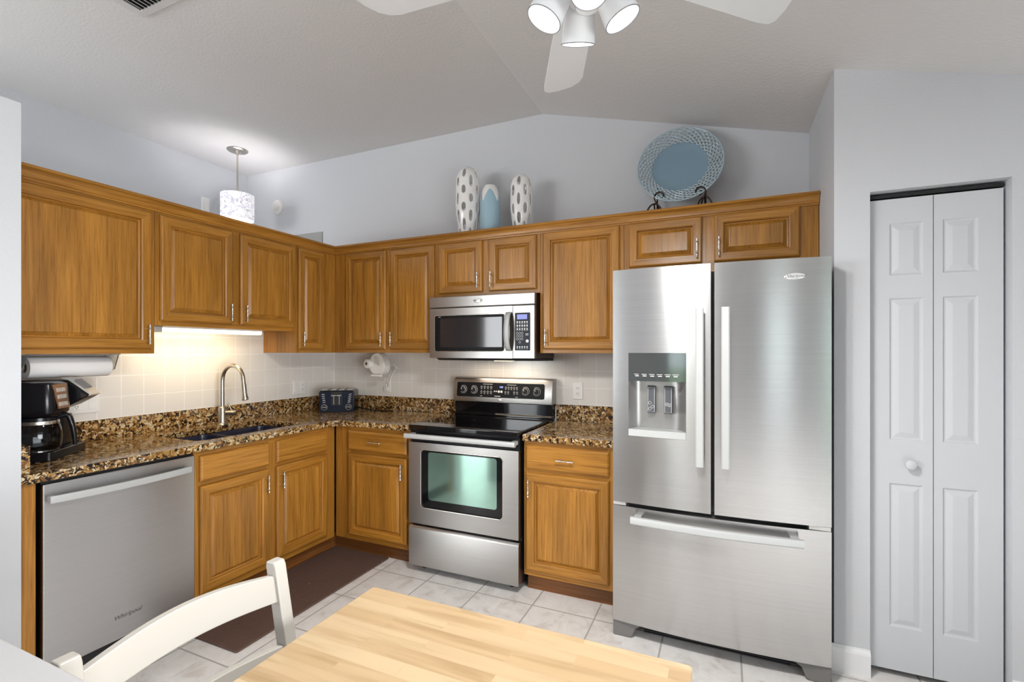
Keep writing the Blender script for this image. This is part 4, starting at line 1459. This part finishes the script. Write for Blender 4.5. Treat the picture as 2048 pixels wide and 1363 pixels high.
# ------------------------------------------------------------------ things on top of the cupboards
def pierced_vase(label, x, y, h, prof, cols, rows, seed):
    rnd = random.Random(seed)
    o_ = thing('pierced_vase', label, 'vase', (x, y, 2.1405))
    bm_ = MB()
    def rad(t):
        for (r0, t0), (r1, t1) in zip(prof, prof[1:]):
            if t0 <= t <= t1:
                u = (t - t0) / (t1 - t0)
                u = u * u * (3 - 2 * u)
                return r0 + (r1 - r0) * u
        return prof[-1][0]
    def P(a, t):
        r = rad(t)
        a = a - 1.108
        return (x + r * math.cos(a), y + r * math.sin(a), 2.1405 + .001 + h * t)
    da = 2 * PI / cols
    dt = 1.0 / (rows + .5)
    cache = {}
    def V(i, j):   # half-column index, quarter-row index
        k = (i % (2 * cols), j)
        if k not in cache:
            cache[k] = bm_.v(P(k[0] * da / 2, min(1, j * dt / 4)))
        return cache[k]
    top = int(4 * (rows + .5))
    for c_ in range(cols):
        sh = 2 if c_ % 2 else 0
        i = 2 * c_
        if sh:
            for q_ in range(2):
                for hcol in range(2):
                    bm_.face([V(i + hcol, q_), V(i + hcol + 1, q_), V(i + hcol + 1, q_ + 1), V(i + hcol, q_ + 1)])
        for r_ in range(rows):
            j = 4 * r_ + sh
            B = [V(i, j), V(i + 1, j), V(i + 2, j), V(i + 2, j + 1), V(i + 2, j + 2), V(i + 2, j + 3), V(i + 2, j + 4), V(i + 1, j + 4), V(i, j + 4), V(i, j + 3), V(i, j + 2), V(i, j + 1)]
            ca, ct_ = (i + 1) * da / 2, (j + 2) * dt / 4
            ra = da * rnd.uniform(.23, .31)
            rt = dt * rnd.uniform(.25, .40)
            angs = [-3 * PI / 4, -PI / 2, -PI / 4, -PI / 7, 0, PI / 7, PI / 4, PI / 2, 3 * PI / 4, PI - PI / 7, PI, PI + PI / 7]
            H = [bm_.v(P(ca + ra * math.cos(t), ct_ + rt * math.sin(t))) for t in angs]
            for k in range(12):
                bm_.face([B[k], B[(k + 1) % 12], H[(k + 1) % 12], H[k]])
        if not sh:
            for q_ in range(top - 2, top):
                for hcol in range(2):
                    bm_.face([V(i + hcol, q_), V(i + hcol + 1, q_), V(i + hcol + 1, q_ + 1), V(i + hcol, q_ + 1)])
    bm_.face([V(i, 0) for i in range(2 * cols)])
    b_ = bm_.build('body', M_CERAM, o_, smooth=180)
    s_ = b_.modifiers.new('wall', 'SOLIDIFY'); s_.thickness = .007; s_.offset = -1
    u_ = b_.modifiers.new('round', 'SUBSURF'); u_.levels = 1; u_.render_levels = 2
    return o_
VP = [(.060, 0), (.068, .12), (.088, .50), (.086, .80), (.072, .92), (.040, .985), (.026, 1.0)]
pierced_vase('taller pierced white vase, leftmost on the cupboards above the microwave', 1.425, -.20, .535, VP, 10, 4, 3)
pierced_vase('shorter pierced white vase right of the blue vase', 1.832, -.20, .425, [(r * .86, t) for r, t in VP], 10, 3, 11)
bv = thing('blue_vase', 'small pale blue vase with white dripping rim between the pierced vases', 'vase', (1.600, -.20, 2.1405))
BP = [(.056, 0), (.064, .03), (.069, .10), (.070, .22), (.067, .28), (.058, .33), (.046, .362), (.036, .376)]
m = MB(); m.lathe(BP + [(.032, .374), (.030, .33)], (1.600, -.20, 2.141), (0, 0, 1), 40, 0, True, False)
m.build('body', M_BLUEV, bv, smooth=60)
def bprof(z):
    for (r0, z0), (r1, z1) in zip(BP, BP[1:]):
        if z0 <= z <= z1: return r0 + (r1 - r0) * (z - z0) / (z1 - z0)
    return BP[-1][0]
m = MB(); L = []
n_ = 72
def zlow(t):
    u = (t / (2 * PI) * 4 + .208) % 1
    return .345 - .090 * abs(2 * u - 1) ** 1.8
for s in range(7):
    lp = []
    for k in range(n_):
        t = 2 * PI * k / n_
        z = zlow(t) + (.378 - zlow(t)) * s / 6
        r = bprof(z) + (.0025 if 0 < s else .0005)
        lp.append((1.600 + r * math.cos(t), -.20 + r * math.sin(t), 2.141 + z))
    L.append(lp)
m.rings(L, 0, True, False, False)
m.build('white_glaze', M_CERAM, bv, smooth=60)

# big plate on an iron stand
PC = Vector((2.832, -.140, 2.478)); TILT = math.radians(14)
pu = Vector((1, 0, 0)); pv = Vector((0, math.sin(TILT), math.cos(TILT))); pn_ = pu.cross(pv)   # pn_ points at the room (-y)
if pn_.y > 0: pn_ = -pn_
def PP(r, t, d): return PC + (pu * math.cos(t) + pv * math.sin(t)) * r + pn_ * d
pl = thing('decorative_plate', 'large round blue plate with openwork rim on the cupboard over the fridge', 'plate', tuple(PC))
m = MB()
prf = [(0.0, .000), (.10, .001), (.140, .004), (.156, .012), (.160, .012), (.158, .006), (.142, -.004), (.10, -.007), (0.0, -.008)]
m.rings([[PP(max(r, 1e-4), 2 * PI * k / 64, d) for k in range(64)] for r, d in prf])
m.build('well', M_PLATEB, pl, smooth=50)
m = MB()
nr, nw = 8, 32
for i in range(nr):
    r0 = .166 + (.232 - .166) * i / (nr - 1)
    dep = .014 + .022 * (i / (nr - 1))
    amp = .0047
    pts = []
    for k in range(nw * 8):
        t = 2 * PI * k / (nw * 8)
        ph_ = PI if i % 2 else 0
        pts.append(PP(r0 + amp * math.sin(nw * t + ph_), t, dep + .0025 * math.cos(nw * t + ph_)))
    m.tube(pts, .0052, 6, closed=True)
m.build('openwork_rim', M_RIMB, pl, smooth=60)
m = MB(); m.tube([PP(.2405, 2 * PI * k / 96, .038) for k in range(96)], .0052, 8, closed=True)
m.build('edge', M_RIMB, pl, smooth=60)
st = thing('plate_stand', 'dark scrolled iron stand holding the large blue plate', 'stand', (2.828, -.19, 2.1405))
m = MB()
for sx, cx, f0, f1, ft in ((1, 2.727, 2.641, 2.747, 2.256), (-1, 2.946, 2.925, 3.021, 2.264)):
    cz = 2.294
    pts = []
    for k in range(34):
        u = k / 33
        t = math.radians(208 - 440 * u)
        r = .0325 - .024 * u
        pts.append((cx + sx * r * math.cos(t), -.226 + .004 * u, cz + r * math.sin(t)))
    e_ = pts[0]
    m.tube([(cx + sx * .006, -.13, 2.20), (cx - sx * .002, -.18, 2.212), (cx - sx * .012, -.215, 2.240), (cx - sx * .022, -.226, 2.262)] + pts, .0046, 8)
    m.tube([(f0 + (f1 - f0) * k / 20, -.220, 2.146 + (ft - 2.146) * math.sin(PI * k / 20) ** .42) for k in range(21)], .0050, 8)
    xm = (f0 + f1) / 2
    m.tube([(xm, -.220, ft - .002), (xm, -.16, 2.205), (xm, -.10, 2.150)], .0045, 8)
    m.tube([(xm, -.10, 2.148), (xm, -.075, 2.30), (xm, -.056, 2.40)], .0045, 8)
m.tube([(2.694, -.10, 2.150), (2.973, -.10, 2.150)], .0045, 8)
m.build('scrollwork', M_BRONZE, st, smooth=60)

# ------------------------------------------------------------------ pendant, vent, ceiling fan
px, py = -.608, -.449
pd = thing('pendant_lamp', 'lit pendant with short crackled drum shade near the far corner', 'lamp', (px, py, CEIL))
MB().lathe([(.076, -.0005), (.078, -.006), (.070, -.012), (.030, -.016), (.018, -.030), (.010, -.040)], (px, py, CEIL), (0, 0, 1), 32).build('canopy', M_NICKEL, pd, smooth=35)
MB().cyl((px, py, CEIL - .038), (px, py, 2.62), .0075, 12).build('rod', M_NICKEL, pd)
m = MB(); m.lathe([(.124, 2.466), (.124, 2.672), (.118, 2.672), (.118, 2.466), (.124, 2.466)], (px, py, 0), (0, 0, 1), 48, 0, False, False)
m.build('shade', M_SHADE, pd, smooth=40)
m = MB()
m.lathe([(.014, 2.60), (.020, 2.605), (.020, 2.635), (.008, 2.640)], (px, py, 0), (0, 0, 1), 20)
for k in range(3):
    t = 2 * PI * k / 3
    m.cyl((px, py, 2.63), (px + .119 * math.cos(t), py + .119 * math.sin(t), 2.63), .003, 8)
m.build('socket', M_NICKEL, pd, smooth=35)
MB().lathe([(.010, 2.600), (.016, 2.585), (.028, 2.555), (.026, 2.53), (.012, 2.515), (0, 2.513)], (px, py, 0), (0, 0, 1), 20).build('bulb', plain('bulb_lit', (1, 1, 1), .3, emit=(1, .97, .95), estr=25), pd, smooth=60)
ld = bpy.data.lights.new('pendant_lamp_light', 'POINT'); ld.energy = 6; ld.color = (1, .96, .95); ld.shadow_soft_size = .03
lo_ = bpy.data.objects.new('pendant_lamp_light', ld); COL.objects.link(lo_); lo_.location = (px + .05, py, 2.585)

cv = thing('ceiling_vent', 'white ceiling air vent with dark slots at the top edge', 'vent', (.60, -1.92, CEIL))
VX0, VX1, VY0, VY1 = .442, .85, -2.12, -1.722
m = MB()
zc0, zc1 = CEIL - .010, CEIL - .0005
m.box(VX0, VX1, VY1 - .035, VY1, zc0, zc1); m.box(VX0, VX1, VY0, VY0 + .035, zc0, zc1)
m.box(VX0, VX0 + .035, VY0 + .035, VY1 - .035, zc0, zc1); m.box(VX1 - .035, VX1, VY0 + .035, VY1 - .035, zc0, zc1)
m.build('frame', plain('vent_off_white', (.62, .61, .60), .5), cv, bevel=.002)
MB().box(VX0 + .035, VX1 - .035, VY0 + .035, VY1 - .035, CEIL - .0035, CEIL - .0006).build('duct', M_GAP, cv)
x = VX0 + .048
while x < VX1 - .045:
    MB().prism([(x, CEIL - .006), (x + .002, CEIL - .004), (x + .014, CEIL - .012), (x + .012, CEIL - .014)], lambda u, v, w_: (u, w_, v), VY0 + .036, VY1 - .036).build('slat', plain('vent_slat_grey', (.5, .5, .5), .5) if x < VX0 + .05 else bpy.data.materials['vent_slat_grey'], cv)
    x += .026

hx, hy = 2.760, -1.986
fwd = Vector((-math.sin(YAW), math.cos(YAW), 0)); rgt = Vector((math.cos(YAW), math.sin(YAW), 0))
cz_ = ceil_z(hx)
fan = thing('ceiling_fan', 'white five-blade ceiling fan with four lit spot lamps', 'ceiling fan', (hx, hy, cz_))
m = MB(); m.lathe([(.035, -.10), (.060, -.085), (.072, -.05), (.074, .0)], (hx, hy, cz_), (0, 0, 1), 32)
m.build('canopy', M_FANW, fan, smooth=35)
MB().cyl((hx, hy, 2.54), (hx, hy, cz_ - .095), .014, 14).build('downrod', M_FANW, fan)
m = MB(); m.lathe([(.030, 2.545), (.080, 2.535), (.118, 2.505), (.125, 2.465), (.118, 2.420), (.085, 2.405), (.055, 2.403)], (hx, hy, 0), (0, 0, 1), 40)
m.build('motor_housing', M_FANW, fan, smooth=35)
BZ = 2.390
for i in range(5):
    th = math.radians(72 * i)      # measured from the view-forward direction, to the right
    dirv = fwd * math.cos(th) + rgt * math.sin(th)
    side = rgt * math.cos(th) - fwd * math.sin(th)
    def BT(u, v, w_, dirv=dirv, side=side):
        p = Vector((hx, hy, BZ)) + dirv * u + side * v + Vector((0, 0, 1)) * (w_ + v * .14)
        return tuple(p)
    m = MB(BT)
    o_ = [(.16, -.055), (.60, -.070), (.640, -.066), (.652, -.050), (.648, -.01), (.632, .035), (.607, .062), (.575, .072), (.54, .070), (.16, .055)]
    m.prism(o_, lambda u, v, w_: (u, v, w_), -.003, .003)
    b_ = m.build('blade', M_FANW, fan, bevel=.002)
    m = MB(BT)
    m.prism([(.095, -.02), (.20, -.040), (.235, 0), (.20, .040), (.095, .02)], lambda u, v, w_: (u, v, w_), .0035, .010)
    m.build('blade_bracket', M_FANW, b_)
m = MB(); m.lathe([(.030, 2.245), (.046, 2.26), (.050, 2.32), (.050, 2.4025)], (hx, hy, 0), (0, 0, 1), 32)
m.build('light_kit', M_FANW, fan, smooth=35)
for i in range(4):
    th = math.radians(90 * i)
    dv = fwd * math.cos(th) + rgt * math.sin(th)
    tl = math.radians(26)
    tl2 = math.radians(17)
    ax2 = (dv * math.sin(tl2) + Vector((0, 0, -math.cos(tl2)))).normalized()
    ax_ = (dv * math.sin(tl) + Vector((0, 0, -math.cos(tl)))).normalized()
    lens_c = Vector((hx, hy, 2.215)) + dv * .098 - rgt * .012
    top_c = lens_c - ax_ * .105
    m = MB()
    m.lathe([(.018, 0), (.034, .008), (.040, .03), (.043, .075), (.045, .100), (.0455, .106), (.043, .106), (.042, .100)], top_c, ax_, 32)
    hd_ = m.build('lamp_head', M_FANW, fan, smooth=35)
    m = MB(); cr_ = top_c + ax_ * .106; e1 = ax_.orthogonal().normalized(); e2 = ax_.cross(e1)
    m.tube([cr_ + (e1 * math.cos(2 * PI * q_ / 32) + e2 * math.sin(2 * PI * q_ / 32)) * .0448 for q_ in range(32)], .0014, 6, closed=True)
    m.build('lens_rim', M_GREYPL, hd_, smooth=60)
    m = MB(); m.tube([Vector((hx, hy, 2.320)) + dv * .045, Vector((hx, hy, 2.33)) + dv * .05, top_c + ax_ * .004], .012, 10)
    m.build('arm', M_FANW, hd_, smooth=60)
    m = MB(); m.lathe([(.0415, .1005), (.039, .102), (.02, .104), (0, .1045)], top_c, ax_, 28)
    m.build('lens', M_LENS, hd_, smooth=60)
    sd_ = bpy.data.lights.new('fan_spot_light', 'SPOT')
    sd_.energy = 33; sd_.spot_size = math.radians(177); sd_.spot_blend = 0.8; sd_.shadow_soft_size = .04; sd_.color = (1, .98, .955)
    so = bpy.data.objects.new('fan_spot_light', sd_); COL.objects.link(so)
    so.location = lens_c + ax_ * .03
    so.rotation_euler = ax2.to_track_quat('-Z', 'Y').to_euler()
